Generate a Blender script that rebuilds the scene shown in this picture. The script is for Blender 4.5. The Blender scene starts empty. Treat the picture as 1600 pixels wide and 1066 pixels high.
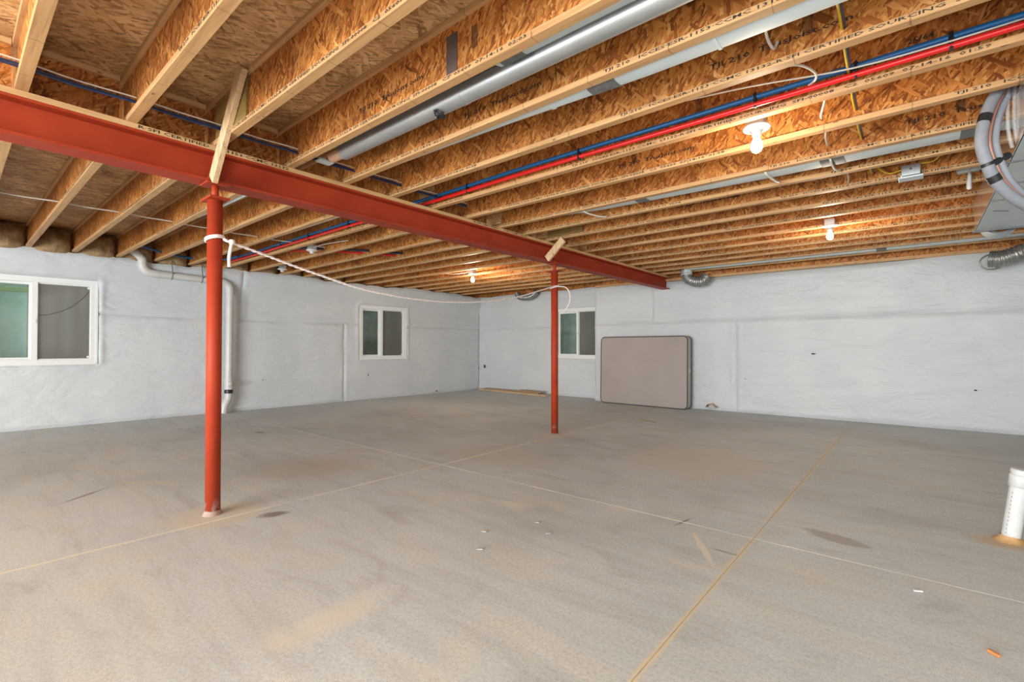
import bpy, bmesh, math, random
import numpy as np
from mathutils import Vector, Matrix, noise
random.seed(7); rng = np.random.default_rng(7)
S = 1.165                      # one layout unit (camera height) in metres
C = bpy.context.scene.collection
sc = bpy.context.scene

# ------------------------------------------------------------------ camera
cam = bpy.data.objects.new('camera', bpy.data.cameras.new('camera')); C.objects.link(cam)
cam.data.sensor_width = 36; cam.data.lens = 748/1600*36; cam.data.clip_start = 0.05; cam.data.clip_end = 100
vy = Vector((632, -10, -748)).normalized()
vx = -Vector((-885, -10, -748)).normalized()
vz = vx.cross(vy).normalized(); vx = vy.cross(vz)
R = Matrix((vx, vy, vz))
cam.matrix_world = Matrix.Translation((0, 0, S)) @ R.to_4x4()
sc.camera = cam

# ------------------------------------------------------------------ light
sc.view_settings.view_transform = 'Standard'; sc.view_settings.look = 'None'
sc.view_settings.gamma = 1; sc.view_settings.use_curve_mapping = False
sc.view_settings.exposure = -0.13
w = bpy.data.worlds.new('sky'); sc.world = w; w.use_nodes = True
w.node_tree.nodes['Background'].inputs[0].default_value = (0.80, 0.90, 1.0, 1)
w.node_tree.nodes['Background'].inputs[1].default_value = 2.6

def area(name, loc, target, size, power, col=(1, 1, 1), size_y=None, spread=180):
    l = bpy.data.lights.new(name, 'AREA'); l.energy = power; l.color = col; l.size = size
    l.spread = math.radians(spread)
    if size_y: l.shape = 'RECTANGLE'; l.size_y = size_y
    o = bpy.data.objects.new(name, l); C.objects.link(o)
    o.location = Vector(loc)*S
    o.rotation_euler = (Vector(target)-Vector(loc)).to_track_quat('-Z', 'Y').to_euler()
    return o
def point(name, loc, power, col, r=0.03):
    l = bpy.data.lights.new(name, 'POINT'); l.energy = power; l.color = col; l.shadow_soft_size = r
    o = bpy.data.objects.new(name, l); C.objects.link(o); o.location = Vector(loc)*S
    return o
WARM = (1.0, 0.84, 0.64)
point('camera_flash', (0.02, -0.02, 1.09), 50, (0.90, 0.95, 1.0), 0.03)
area('rear_fill', (-1.6, -6.2, 1.45), (-3.8, 7.0, 1.0), 7.0, 1420, (0.84, 0.93, 1.0), 2.3)  # added unseen fill far behind the camera, evens out the room
area('right_fill', (2.6, -1.6, 1.5), (-2.0, 5.0, 0.6), 2.0, 90, (0.88, 0.95, 1.0), 1.6)  # added soft fill out of view at the right, no real opening
area('upward_fill', (-3.6, -3.6, .45), (-4.2, 2.6, 2.3), 3.0, 260, (0.88, 0.95, 1.0), 1.4)  # added low fill tilted up, brightens joists and deck on the left

# ------------------------------------------------------------------ materials
def mat(name, col=(0.5, 0.5, 0.5), rough=0.6, metal=0.0, spec=0.5):
    m = bpy.data.materials.new(name); m.use_nodes = True
    b = m.node_tree.nodes['Principled BSDF']
    b.inputs['Base Color'].default_value = (*col, 1); b.inputs['Roughness'].default_value = rough
    b.inputs['Metallic'].default_value = metal; b.inputs['Specular IOR Level'].default_value = spec
    return m
class NT:
    def __init__(s, m): s.t = m.node_tree; s.b = s.t.nodes['Principled BSDF']
    def n(s, kind, **k):
        x = s.t.nodes.new(kind)
        for a, v in k.items(): setattr(x, a, v)
        return x
    def link(s, a, b): s.t.links.new(a, b)
    def pos(s): return s.n('ShaderNodeNewGeometry').outputs['Position']
    def mapped(s, src, scale=(1, 1, 1), rot=(0, 0, 0), loc=(0, 0, 0)):
        x = s.n('ShaderNodeMapping'); x.inputs['Scale'].default_value = scale
        x.inputs['Rotation'].default_value = rot; x.inputs['Location'].default_value = loc
        s.link(src, x.inputs['Vector']); return x.outputs[0]
    def noise(s, vec, scale, detail=3, rough=0.5, dist=0.0):
        x = s.n('ShaderNodeTexNoise'); x.inputs['Scale'].default_value = scale
        x.inputs['Detail'].default_value = detail; x.inputs['Roughness'].default_value = rough
        x.inputs['Distortion'].default_value = dist
        s.link(vec, x.inputs['Vector']); return x.outputs[0]
    def vor(s, vec, scale, rnd=1.0, feature='F1'):
        x = s.n('ShaderNodeTexVoronoi', feature=feature); x.inputs['Scale'].default_value = scale
        x.inputs['Randomness'].default_value = rnd
        s.link(vec, x.inputs['Vector']); return x
    def ramp(s, fac, stops, interp='LINEAR'):
        x = s.n('ShaderNodeValToRGB'); x.color_ramp.interpolation = interp
        e = x.color_ramp.elements
        while len(e) < len(stops): e.new(0.5)
        for i, (p, c) in enumerate(stops):
            e[i].position = p; e[i].color = (*c, 1) if len(c) == 3 else c
        s.link(fac, x.inputs[0]); return x.outputs[0]
    def mix(s, fac, a, b, mode='MIX'):
        x = s.n('ShaderNodeMix', data_type='RGBA', blend_type=mode)
        for sock, v in ((x.inputs[0], fac), (x.inputs[6], a), (x.inputs[7], b)):
            if hasattr(v, 'is_output'): s.link(v, sock)
            elif isinstance(v, tuple): sock.default_value = (*v, 1) if len(v) == 3 else v
            else: sock.default_value = v
        return x.outputs[2]
    def math(s, op, a, b=0.0, c=None):
        x = s.n('ShaderNodeMath', operation=op)
        for i, v in enumerate((a, b) if c is None else (a, b, c)):
            if hasattr(v, 'is_output'): s.link(v, x.inputs[i])
            else: x.inputs[i].default_value = v
        return x.outputs[0]
    def map01(s, v, a, b):
        x = s.n('ShaderNodeMapRange'); x.inputs[1].default_value = a; x.inputs[2].default_value = b
        s.link(v, x.inputs[0]); return x.outputs[0]
    def sep(s, v):
        x = s.n('ShaderNodeSeparateXYZ'); s.link(v, x.inputs[0]); return x.outputs
    def bump(s, h, strength=0.3, dist=0.01):
        x = s.n('ShaderNodeBump'); x.inputs['Strength'].default_value = strength
        x.inputs['Distance'].default_value = dist
        s.link(h, x.inputs['Height']); s.link(x.outputs[0], s.b.inputs['Normal'])
    def color(s, c): s.link(c, s.b.inputs['Base Color'])
    def roughness(s, c): s.link(c, s.b.inputs['Roughness'])

def osb(name, plane, pal, main_angle, along=17, across=80):
    """strand board: long flakes lying at several angles over one another"""
    m = mat(name, rough=0.62, spec=0.3); t = NT(m); p = t.pos(); x, y, z = t.sep(p)
    cmb = t.n('ShaderNodeCombineXYZ')
    if plane == 'xz': t.link(x, cmb.inputs[0]); t.link(z, cmb.inputs[1]); t.link(t.math('MULTIPLY', y, 3.0), cmb.inputs[2])
    elif plane == 'yz': t.link(y, cmb.inputs[0]); t.link(z, cmb.inputs[1]); t.link(x, cmb.inputs[2])
    else: t.link(x, cmb.inputs[0]); t.link(y, cmb.inputs[1])
    v = cmb.outputs[0]; cols = []
    for i, (da, k) in enumerate(((0, 1.0), (24, .8), (-27, 1.15), (62, .7))):
        r = math.radians(main_angle + da)
        q = t.mapped(v, (1, 1, 1), (0, 0, -r), (i*3.1, i*1.7, 0))
        wv = t.noise(t.mapped(q, (3, 10, 1)), 2.0, 2)
        q = t.mapped(q, (along*k, across*k, 1.0))
        mv = t.n('ShaderNodeVectorMath', operation='MULTIPLY_ADD')
        t.link(wv, mv.inputs[0]); mv.inputs[1].default_value = (0.3, 1.2, 0); t.link(q, mv.inputs[2])
        vo = t.vor(mv.outputs[0], 1.0); vo.distance = 'CHEBYCHEV'
        rc = t.sep(vo.outputs['Color'])
        fine = t.noise(t.mapped(mv.outputs[0], (0.35, 3.5, 1)), 1.6, 3, 0.6)
        f = t.math('ADD', t.math('MULTIPLY', rc[0], 0.62), t.math('MULTIPLY', fine, 0.42))
        cols.append((t.ramp(f, pal), rc[1], f))
    region = t.noise(v, 7.0, 2)
    a = t.mix(t.math('GREATER_THAN', t.math('ADD', cols[1][1], t.math('MULTIPLY', region, 0.4)), 0.78), cols[0][0], cols[1][0])
    a = t.mix(t.math('GREATER_THAN', t.math('SUBTRACT', cols[2][1], t.math('MULTIPLY', region, 0.4)), 0.38), a, cols[2][0])
    b = t.mix(t.math('GREATER_THAN', cols[3][1], 0.86), a, cols[3][0])
    clouds = t.noise(v, 2.6, 4)
    c = t.mix(1.0, b, t.ramp(clouds, [(0.32, (0.72, 0.66, 0.60)), (0.68, (1.15, 1.15, 1.15))]), 'MULTIPLY')
    t.color(c)
    t.bump(cols[0][2], 0.3, 0.003)
    return m
PALW = [(0.18, (0.17, 0.046, 0.009)), (0.36, (0.34, 0.110, 0.022)), (0.55, (0.50, 0.185, 0.038)), (0.74, (0.63, 0.265, 0.065)), (0.88, (0.76, 0.43, 0.15))]
PALC = [(0.18, (0.24, 0.125, 0.050)), (0.36, (0.48, 0.275, 0.115)), (0.55, (0.62, 0.375, 0.170)), (0.8, (0.72, 0.475, 0.24)), (0.95, (0.80, 0.60, 0.36))]
M = {}
M['osb_web'] = osb('orange strand board', 'xz', PALW, 72)
M['osb_block'] = osb('orange strand board crosswise', 'yz', PALW, 60)
M['osb_deck'] = osb('brown strand board decking', 'xy', PALC, 78, 13, 60)

def wood(name, base, dark, axis=0, knots=True, joints=False):
    m = mat(name, rough=0.55, spec=0.35); t = NT(m); p = t.pos()
    sc3 = [14.0, 14.0, 14.0]; sc3[axis] = 0.9
    g = t.noise(t.mapped(p, tuple(sc3)), 2.2, 5, 0.6, 0.6)
    s2 = [90.0, 90.0, 90.0]; s2[axis] = 1.5
    g2 = t.noise(t.mapped(p, tuple(s2)), 1.3, 2)
    f = t.math('ADD', t.math('MULTIPLY', g, 0.75), t.math('MULTIPLY', g2, 0.3))
    c = t.ramp(f, [(0.30, dark), (0.52, base), (0.75, tuple(min(1, q*1.18) for q in base))])
    if knots:
        s3 = [6.0, 14.0, 14.0]; s3 = s3 if axis == 0 else [14.0, 6.0, 14.0] if axis == 1 else [14.0, 14.0, 6.0]
        k = t.vor(t.mapped(p, tuple(s3)), 1.0)
        kk = t.math('MULTIPLY', t.math('LESS_THAN', k.outputs['Distance'], 0.10), t.math('GREATER_THAN', t.sep(k.outputs['Color'])[0], 0.62))
        c = t.mix(t.math('MULTIPLY', kk, 0.7), c, (0.13, 0.045, 0.018))
    if joints:
        x = t.sep(p)[axis]
        wob = t.noise(t.mapped(p, (40, 40, 40)), 1.0, 1)
        fr = t.math('FRACT', t.math('ADD', t.math('MULTIPLY', x, 2.3), t.math('MULTIPLY', wob, 0.05)))
        ln = t.math('LESS_THAN', fr, 0.012)
        c = t.mix(t.math('MULTIPLY', ln, 0.55), c, (0.12, 0.05, 0.02))
    t.color(c); t.bump(g2, 0.15, 0.002)
    return m
M['flange'] = wood('yellow pine flange', (0.53, 0.300, 0.128), (0.35, 0.165, 0.058), 0, True, True)
M['pine_y'] = wood('pale nailer lumber', (0.62, 0.375, 0.17), (0.45, 0.24, 0.09), 1)
M['pine_z'] = wood('pale brace lumber', (0.60, 0.40, 0.22), (0.36, 0.20, 0.10), 2)
M['old_wood'] = wood('weathered scrap lumber', (0.36, 0.23, 0.13), (0.20, 0.12, 0.07), 0, False)
M['scrap_pale'] = wood('pale scrap lumber', (0.50, 0.36, 0.22), (0.30, 0.19, 0.11), 0, False)
M['gusset'] = wood('olive plywood', (0.25, 0.155, 0.045), (0.14, 0.08, 0.025), 0, False)
M['squash'] = osb('pale squash block board', 'xz', [(0.1, (0.3, 0.14, 0.05)), (0.5, (0.62, 0.34, 0.14)), (1.0, (0.78, 0.52, 0.28))], 10)
M['ink'] = mat('black printing ink', (0.035, 0.022, 0.015), 0.7)

def floor_mat():
    m = mat('grey concrete', rough=0.62, spec=0.35); t = NT(m); p = t.pos(); x, y, z = t.sep(p)
    n1 = t.noise(p, 0.55, 4, 0.55, 0.4); n2 = t.noise(t.mapped(p, (1, 2.2, 1), (0, 0, 0.6)), 1.6, 5, 0.6, 0.8); n3 = t.noise(p, 60, 3, 0.7); n4 = t.noise(p, 260, 2, 0.6)
    c = t.ramp(n1, [(0.33, (0.450, 0.472, 0.465)), (0.5, (0.540, 0.570, 0.575)), (0.68, (0.590, 0.618, 0.622))])
    c = t.mix(t.math('MULTIPLY', t.map01(n2, 0.50, 0.70), 0.8), c, (0.60, 0.575, 0.51))
    c = t.mix(t.math('MULTIPLY', t.map01(n2, 0.44, 0.26), 0.75), c, (0.42, 0.40, 0.375))
    n5 = t.noise(t.mapped(p, (0.35, 2.2, 1), (0, 0, 0.25)), 3.2, 5, 0.65, 0.8)
    c = t.mix(1.0, c, t.ramp(n5, [(0.3, (0.90, 0.89, 0.88)), (0.5, (1, 1, 1)), (0.72, (1.05, 1.04, 1.02))]), 'MULTIPLY')
    c = t.mix(1.0, c, t.ramp(n3, [(0.25, (0.78, 0.78, 0.78)), (0.5, (1, 1, 1)), (0.75, (1.12, 1.12, 1.11))]), 'MULTIPLY')
    c = t.mix(1.0, c, t.ramp(n4, [(0.32, (0.74, 0.74, 0.73)), (0.5, (1, 1, 1)), (0.68, (1.14, 1.14, 1.13))]), 'MULTIPLY')
    def spot(c, cx, cy, rx, ry, ang, col, amt, soft=0.5, rag=0.35):
        d = t.mapped(p, (1, 1, 1), (0, 0, 0), (-cx*S, -cy*S, 0))
        d = t.mapped(d, (1, 1, 0), (0, 0, -math.radians(ang)))
        d = t.mapped(d, (1/(rx*S), 1/(ry*S), 0))
        ln = t.n('ShaderNodeVectorMath', operation='LENGTH'); t.link(d, ln.inputs[0])
        r = t.math('ADD', ln.outputs['Value'], t.math('MULTIPLY', t.math('SUBTRACT', t.noise(p, 11, 4, 0.65), 0.5), rag*2))
        return t.mix(t.math('MULTIPLY', t.map01(r, 1.0, 1.0-soft), amt), c, col)
    c = spot(c, -3.20, 1.06, .27, .27, 0, (0.62, 0.56, 0.45), .7, .25, .10)
    c = spot(c, -3.15, 4.60, .3, .3, 0, (0.60, 0.53, 0.43), .55, .5)
    c = spot(c, -2.95, 1.28, .10, .06, 70, (0.16, 0.125, 0.10), .75, .5)
    c = spot(c, -1.03, 2.74, .012, .12, -10, (0.10, 0.08, 0.065), .8, .8)
    c = spot(c, -.33, 3.02, .17, .07, -20, (0.33, 0.295, 0.25), .7, .3, .5)
    c = spot(c, -.82, 2.44, .022, .25, 32, (0.68, 0.63, 0.52), .8, .4, .5)
    c = spot(c, -.72, 2.47, .09, .014, 0, (0.30, 0.26, 0.20), .7, .4)
    c = spot(c, -1.66, .92, .11, .30, 0, (0.68, 0.64, 0.56), .6, .6, .7)
    c = spot(c, -1.95, 2.35, .16, .1, 20, (0.66, 0.62, 0.53), .5, .7, .9)
    c = spot(c, -3.9, 2.0, .55, .6, 0, (0.47, 0.405, 0.32), .6, .8)
    c = spot(c, -3.0, 3.3, .8, .5, 0, (0.50, 0.45, 0.37), .5, .8)
    c = spot(c, -1.5, 4.3, .7, .7, 0, (0.58, 0.52, 0.43), .5, .4)
    c = spot(c, .36, 3.5, .22, .13, 0, (0.50, 0.32, 0.15), .7, .6)
    c = spot(c, -4.3, .62, .02, .22, 40, (0.13, 0.11, 0.10), .7, .6)
    c = spot(c, -2.8, 6.15, .02, .26, -55, (0.17, 0.13, 0.10), .7, .6)
    c = spot(c, -5.9, 2.4, .12, .05, 0, (0.2, 0.17, 0.14), .6, .6)
    # swept dust lying along the saw cuts
    def band(c, coord, at, wd, col, amt):
        wob = t.math('MULTIPLY', t.math('SUBTRACT', t.noise(p, 5, 4, 0.7), 0.5), 0.03)
        d = t.math('ABSOLUTE', t.math('ADD', t.math('SUBTRACT', coord, at*S), wob))
        br = t.map01(t.noise(p, 1.3, 3), 0.30, 0.52)
        return t.mix(t.math('MULTIPLY', t.math('MULTIPLY', t.map01(d, wd, wd*0.35), br), amt), c, col)
    c = band(c, x, -.66, .020, (0.66, 0.56, 0.38), .95)
    c = band(c, x, -3.10, .017, (0.76, 0.70, 0.55), .95)
    c = band(c, y, 2.735, .010, (0.76, 0.72, 0.60), .8)
    t.color(c); t.bump(n3, 0.12, 0.003)
    t.roughness(t.ramp(n2, [(0.3, (0.5, 0.5, 0.5)), (0.7, (0.72, 0.72, 0.72))]))
    return m
M['concrete'] = floor_mat()
def simple_noise(name, c1, c2, scale, rough=0.6, metal=0.0, spec=0.5, bump=0.1, detail=4, bdist=0.003, rr=None):
    m = mat(name, c1, rough, metal, spec); t = NT(m); p = t.pos()
    n = t.noise(p, scale, detail, 0.6); t.color(t.ramp(n, [(0.32, c1), (0.68, c2)]))
    if bump: t.bump(n, bump, bdist)
    if rr: t.roughness(t.ramp(n, [(0.3, (rr[0],)*3), (0.7, (rr[1],)*3)]))
    return m
M['joint'] = simple_noise('sandy saw cut filler', (0.58, 0.49, 0.33), (0.38, 0.34, 0.28), 9, 0.9)
def blanket_mat():
    m = mat('white vinyl faced insulation', (0.64, 0.65, 0.66), 0.45, 0, 0.4); t = NT(m); p = t.pos()
    n1 = t.noise(p, 1.1, 4, 0.6, 0.5)
    c = t.ramp(n1, [(0.3, (0.535, 0.55, 0.56)), (0.7, (0.60, 0.61, 0.605))])
    t.color(c)
    a = t.noise(t.mapped(p, (1, 1, 2.2)), 2.6, 6, 0.55, 1.6); b = t.noise(t.mapped(p, (1.5, 1.5, 0.7)), 17, 3, 0.6, 1.5)
    t.bump(t.math('ADD', a, t.math('MULTIPLY', b, 0.10)), 0.6, 0.03)
    return m
M['blanket'] = blanket_mat()
M['poured'] = simple_noise('poured concrete wall', (0.42, 0.41, 0.39), (0.35, 0.34, 0.32), 3, 0.8)
M['plain_wall'] = simple_noise('white wall lining', (0.62, 0.62, 0.61), (0.58, 0.58, 0.57), 2, 0.6)
def red_mat():
    m = mat('red oxide primer', (0.45, 0.06, 0.02), 0.5, 0, 0.15); t = NT(m); p = t.pos()
    n = t.noise(p, 3, 4, 0.6); n2 = t.noise(t.mapped(p, (8, 8, 1)), 6, 4, 0.7, 0.5)
    c = t.ramp(n, [(0.3, (0.32, 0.036, 0.014)), (0.7, (0.40, 0.052, 0.019))])
    c = t.mix(t.math('MULTIPLY', t.map01(n2, 0.66, 0.78), 0.5), c, (0.25, 0.05, 0.03))
    z = t.sep(p)[2]
    low = t.math('MULTIPLY', t.map01(z, 0.22, 0.0), t.map01(t.noise(p, 12, 4), 0.42, 0.6))
    c = t.mix(t.math('MULTIPLY', low, 0.75), c, (0.20, 0.06, 0.04))
    c = t.mix(t.math('MULTIPLY', t.math('MULTIPLY', t.map01(z, 0.13, 0.0), t.map01(t.noise(p, 16, 4), 0.52, 0.6)), 0.8), c, (0.55, 0.38, 0.32))
    t.color(c); t.bump(n2, 0.06, 0.002)
    return m
M['red'] = red_mat()
M['plaster'] = simple_noise('pinkish grout', (0.38, 0.22, 0.19), (0.34, 0.27, 0.22), 20, 0.9)
M['galv'] = simple_noise('galvanised sheet', (0.52, 0.56, 0.57), (0.60, 0.63, 0.64), 6, 0.40, 0.85, 0.5, 0.03)
M['galv_flat'] = simple_noise('dull galvanised sheet', (0.58, 0.65, 0.66), (0.66, 0.72, 0.72), 3, 0.5, 0.05, 0.5, 0.03)
M['galv_shiny'] = simple_noise('bright galvanised sheet', (0.78, 0.76, 0.74), (0.86, 0.84, 0.82), 5, 0.17, 0.9, 0.5, 0.05)
M['alu_flex'] = simple_noise('ribbed aluminium foil', (0.27, 0.27, 0.255), (0.38, 0.375, 0.35), 14, 0.38, 0.7, 0.5, 0.1)
M['tape'] = simple_noise('dark grey duct tape', (0.115, 0.12, 0.12), (0.17, 0.17, 0.165), 30, 0.5)
M['tan'] = mat('tan tube', (0.55, 0.33, 0.20), 0.5)
M['black'] = mat('black plastic', (0.015, 0.015, 0.016), 0.4)
M['blue'] = mat('blue flexible water pipe', (0.010, 0.13, 0.36), 0.3)
M['redpipe'] = mat('red flexible water pipe', (0.72, 0.012, 0.012), 0.3)
M['bluewire'] = mat('blue cable jacket', (0.010, 0.035, 0.10), 0.3)
M['white_cable'] = mat('white cable jacket', (0.72, 0.68, 0.60), 0.4)
M['yellow'] = mat('yellow cable jacket', (0.72, 0.48, 0.03), 0.4)
M['white'] = mat('white plastic', (0.66, 0.65, 0.63), 0.35)
M['vinyl'] = mat('white vinyl frame', (0.74, 0.74, 0.71), 0.35)
M['pvc'] = simple_noise('cream drain pipe', (0.54, 0.52, 0.48), (0.60, 0.58, 0.54), 4, 0.35, bump=0.0)
M['pvc_white'] = simple_noise('white drain pipe', (0.58, 0.58, 0.56), (0.66, 0.66, 0.64), 25, 0.35, bump=0.0)
M['pipe_print'] = mat('grey pipe printing', (0.25, 0.25, 0.26), 0.6)
M['foam'] = simple_noise('grey foam pipe sleeve', (0.20, 0.205, 0.225), (0.25, 0.255, 0.27), 10, 0.65)
M['copper'] = mat('thin copper tube', (0.42, 0.20, 0.14), 0.4, 0.2)
M['rope'] = simple_noise('pinkish white rope', (0.74, 0.62, 0.57), (0.82, 0.74, 0.70), 40, 0.8)
M['batt'] = simple_noise('brown fibreglass wool', (0.24, 0.14, 0.06), (0.40, 0.27, 0.14), 12, 0.95, bump=0.8, detail=6, bdist=0.03)
def bulb_mat(name, col, s):
    m = bpy.data.materials.new(name); m.use_nodes = True; nt = m.node_tree; nt.nodes.clear()
    o = nt.nodes.new('ShaderNodeOutputMaterial'); e = nt.nodes.new('ShaderNodeEmission')
    e.inputs[0].default_value = (*col, 1); e.inputs[1].default_value = s
    nt.links.new(e.outputs[0], o.inputs[0]); return m
M['bulb'] = bulb_mat('lit bulb glass', (1, 0.86, 0.62), 14)
def mattress_mat():
    m = mat('taupe quilted ticking', (0.37, 0.315, 0.285), 0.85, 0, 0.2); t = NT(m); p = t.pos()
    n = t.noise(p, 1.5, 3); f = t.noise(p, 120, 2)
    t.color(t.ramp(n, [(0.3, (0.355, 0.300, 0.268)), (0.7, (0.39, 0.333, 0.302))])); t.bump(f, 0.3, 0.004)
    return m
M['ticking'] = mattress_mat()
M['ticking_side'] = simple_noise('grey mattress border', (0.42, 0.41, 0.39), (0.48, 0.47, 0.45), 8, 0.85)
M['piping'] = mat('dark grey piping', (0.06, 0.06, 0.065), 0.7)
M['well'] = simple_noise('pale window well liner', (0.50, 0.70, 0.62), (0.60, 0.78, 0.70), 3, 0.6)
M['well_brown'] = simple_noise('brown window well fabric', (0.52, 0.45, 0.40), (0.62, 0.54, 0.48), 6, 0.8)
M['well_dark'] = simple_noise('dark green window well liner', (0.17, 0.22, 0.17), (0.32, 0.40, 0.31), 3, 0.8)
M['fold_shade'] = mat('dark green fold shade', (0.10, 0.22, 0.16), 0.5)  # shade colour for the liner fold in the well
def glass_mat(name, tint, fac):
    m = bpy.data.materials.new(name); m.use_nodes = True; nt = m.node_tree; nt.nodes.clear()
    o = nt.nodes.new('ShaderNodeOutputMaterial'); a = nt.nodes.new('ShaderNodeBsdfTransparent')
    g = nt.nodes.new('ShaderNodeBsdfGlossy'); g.inputs['Roughness'].default_value = 0.03
    a.inputs[0].default_value = (*tint, 1); x = nt.nodes.new('ShaderNodeMixShader')
    x.inputs[0].default_value = fac
    nt.links.new(a.outputs[0], x.inputs[1]); nt.links.new(g.outputs[0], x.inputs[2]); nt.links.new(x.outputs[0], o.inputs[0])
    return m
M['glass'] = glass_mat('window glass', (0.90, 0.95, 0.92), 0.07)
def screen_mat():
    m = bpy.data.materials.new('grey insect screen'); m.use_nodes = True; nt = m.node_tree; nt.nodes.clear()
    o = nt.nodes.new('ShaderNodeOutputMaterial'); a = nt.nodes.new('ShaderNodeBsdfTransparent')
    d = nt.nodes.new('ShaderNodeBsdfDiffuse'); d.inputs[0].default_value = (0.19, 0.165, 0.155, 1)
    x = nt.nodes.new('ShaderNodeMixShader'); x.inputs[0].default_value = 0.40
    nt.links.new(a.outputs[0], x.inputs[1]); nt.links.new(d.outputs[0], x.inputs[2]); nt.links.new(x.outputs[0], o.inputs[0])
    return m
M['screen'] = screen_mat()
def film_mat():
    m = bpy.data.materials.new('clear poly film'); m.use_nodes = True; nt = m.node_tree; nt.nodes.clear()
    o = nt.nodes.new('ShaderNodeOutputMaterial'); a = nt.nodes.new('ShaderNodeBsdfTransparent')
    d = nt.nodes.new('ShaderNodeBsdfPrincipled'); d.inputs['Base Color'].default_value = (0.75, 0.74, 0.72, 1); d.inputs['Roughness'].default_value = 0.2
    x = nt.nodes.new('ShaderNodeMixShader'); x.inputs[0].default_value = 0.25
    nt.links.new(a.outputs[0], x.inputs[1]); nt.links.new(d.outputs[0], x.inputs[2]); nt.links.new(x.outputs[0], o.inputs[0])
    return m
M['film'] = film_mat()

# ------------------------------------------------------------------ mesh helpers (all in layout units)
class MB:
    def __init__(s): s.v = []; s.f = []; s.sm = []
    def add(s, vs, fs, smooth=False):
        o = len(s.v); s.v += [tuple(v) for v in vs]; s.f += [tuple(o+i for i in f) for f in fs]; s.sm += [smooth]*len(fs)
        return s
    def box(s, x0, x1, y0, y1, z0, z1, fn=None):
        vs = [(x, y, z) for z in (z0, z1) for x, y in ((x0, y0), (x1, y0), (x1, y1), (x0, y1))]
        if fn: vs = [fn(*v) for v in vs]
        return s.add(vs, [(3, 2, 1, 0), (4, 5, 6, 7), (0, 1, 5, 4), (1, 2, 6, 5), (2, 3, 7, 6), (3, 0, 4, 7)])
    def cbox(s, c, size, bev, mtx=None, seg=2):
        bm = bmesh.new(); bmesh.ops.create_cube(bm, size=1)
        bmesh.ops.scale(bm, vec=size, verts=bm.verts)
        bmesh.ops.bevel(bm, geom=bm.edges[:], offset=bev, segments=seg, affect='EDGES', profile=0.5)
        mt = Matrix.Translation(c) @ (mtx.to_4x4() if mtx else Matrix.Identity(4))
        bm.verts.ensure_lookup_table()
        s.add([mt @ v.co for v in bm.verts], [[v.index for v in f.verts] for f in bm.faces], seg > 2)
        bm.free(); return s
    def beam(s, p0, p1, wy, wt, bev=0.002, up=(0, 1, 0)):
        """straight board from p0 to p1; wy wide along UP, wt thick"""
        p0 = Vector(p0); p1 = Vector(p1); d = (p1-p0); L = d.length; d.normalize()
        u = Vector(up); u = (u - d*u.dot(d)).normalized(); n = d.cross(u)
        m = Matrix((d, u, n)).transposed()
        return s.cbox((p0+p1)/2, (L, wy, wt), bev, m, 1)
    def tube(s, path, r, n=10, caps=True, smooth=True):
        P = [Vector(p) for p in path]; rs = r if hasattr(r, '__len__') else [r]*len(P)
        T = [(P[min(i+1, len(P)-1)]-P[max(i-1, 0)]).normalized() for i in range(len(P))]
        u = Vector((0, 0, 1)) if abs(T[0].z) < 0.9 else Vector((1, 0, 0))
        u = (u - T[0]*u.dot(T[0])).normalized()
        vs = []; fs = []
        for i, p in enumerate(P):
            u = (u - T[i]*u.dot(T[i])).normalized(); w_ = T[i].cross(u)
            for k in range(n):
                a = 2*math.pi*k/n; vs.append(p + (u*math.cos(a)+w_*math.sin(a))*rs[i])
        for i in range(len(P)-1):
            for k in range(n):
                k2 = (k+1) % n; fs.append((i*n+k, i*n+k2, (i+1)*n+k2, (i+1)*n+k))
        s.add(vs, fs, smooth)
        if caps:
            s.add(vs[:n], [tuple(range(n))[::-1]]); s.add(vs[-n:], [tuple(range(n))])
        return s
    def lathe(s, base, prof, n=24, axis=(0, 0, 1), smooth=True):
        ax = Vector(axis).normalized(); return s.tube_var(base, ax, prof, n, smooth)
    def tube_var(s, base, ax, prof, n, smooth):
        u = Vector((1, 0, 0)) if abs(ax.x) < 0.9 else Vector((0, 1, 0)); u = (u-ax*u.dot(ax)).normalized(); w_ = ax.cross(u)
        b = Vector(base); vs = []; fs = []
        for r, h in prof:
            for k in range(n):
                a = 2*math.pi*k/n; vs.append(b+ax*h+(u*math.cos(a)+w_*math.sin(a))*max(r, 1e-4))
        for i in range(len(prof)-1):
            for k in range(n):
                k2 = (k+1) % n; fs.append((i*n+k, i*n+k2, (i+1)*n+k2, (i+1)*n+k))
        return s.add(vs, fs, smooth)
    def prism(s, poly, vec, smooth=False):
        n = len(poly); v = Vector(vec); a = [Vector(p) for p in poly]
        return s.add(a+[p+v for p in a], [tuple(range(n))[::-1], tuple(range(n, 2*n))]+[(i, (i+1) % n, n+(i+1) % n, n+i) for i in range(n)], smooth)
    def build(s, name, m, parent=None, root=None):
        if root is None:
            if parent is None:
                a = np.array(s.v); root = ((a[:, 0].min()+a[:, 0].max())/2, (a[:, 1].min()+a[:, 1].max())/2, a[:, 2].min())
            else: root = parent['_root']
        r = Vector(root)
        me = bpy.data.meshes.new(name)
        me.from_pydata([((v[0]-r[0])*S, (v[1]-r[1])*S, (v[2]-r[2])*S) for v in s.v], [], s.f)
        me.polygons.foreach_set('use_smooth', s.sm); me.materials.append(M[m] if isinstance(m, str) else m); me.update()
        o = bpy.data.objects.new(name, me); C.objects.link(o); o['_root'] = tuple(r)
        if parent is None: o.location = r*S
        else: o.parent = parent
        return o
def tag(o, label=None, cat=None, group=None, kind=None):
    if label: o['label'] = label
    if cat: o['category'] = cat
    if group: o['group'] = group
    if kind: o['kind'] = kind
    return o
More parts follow.
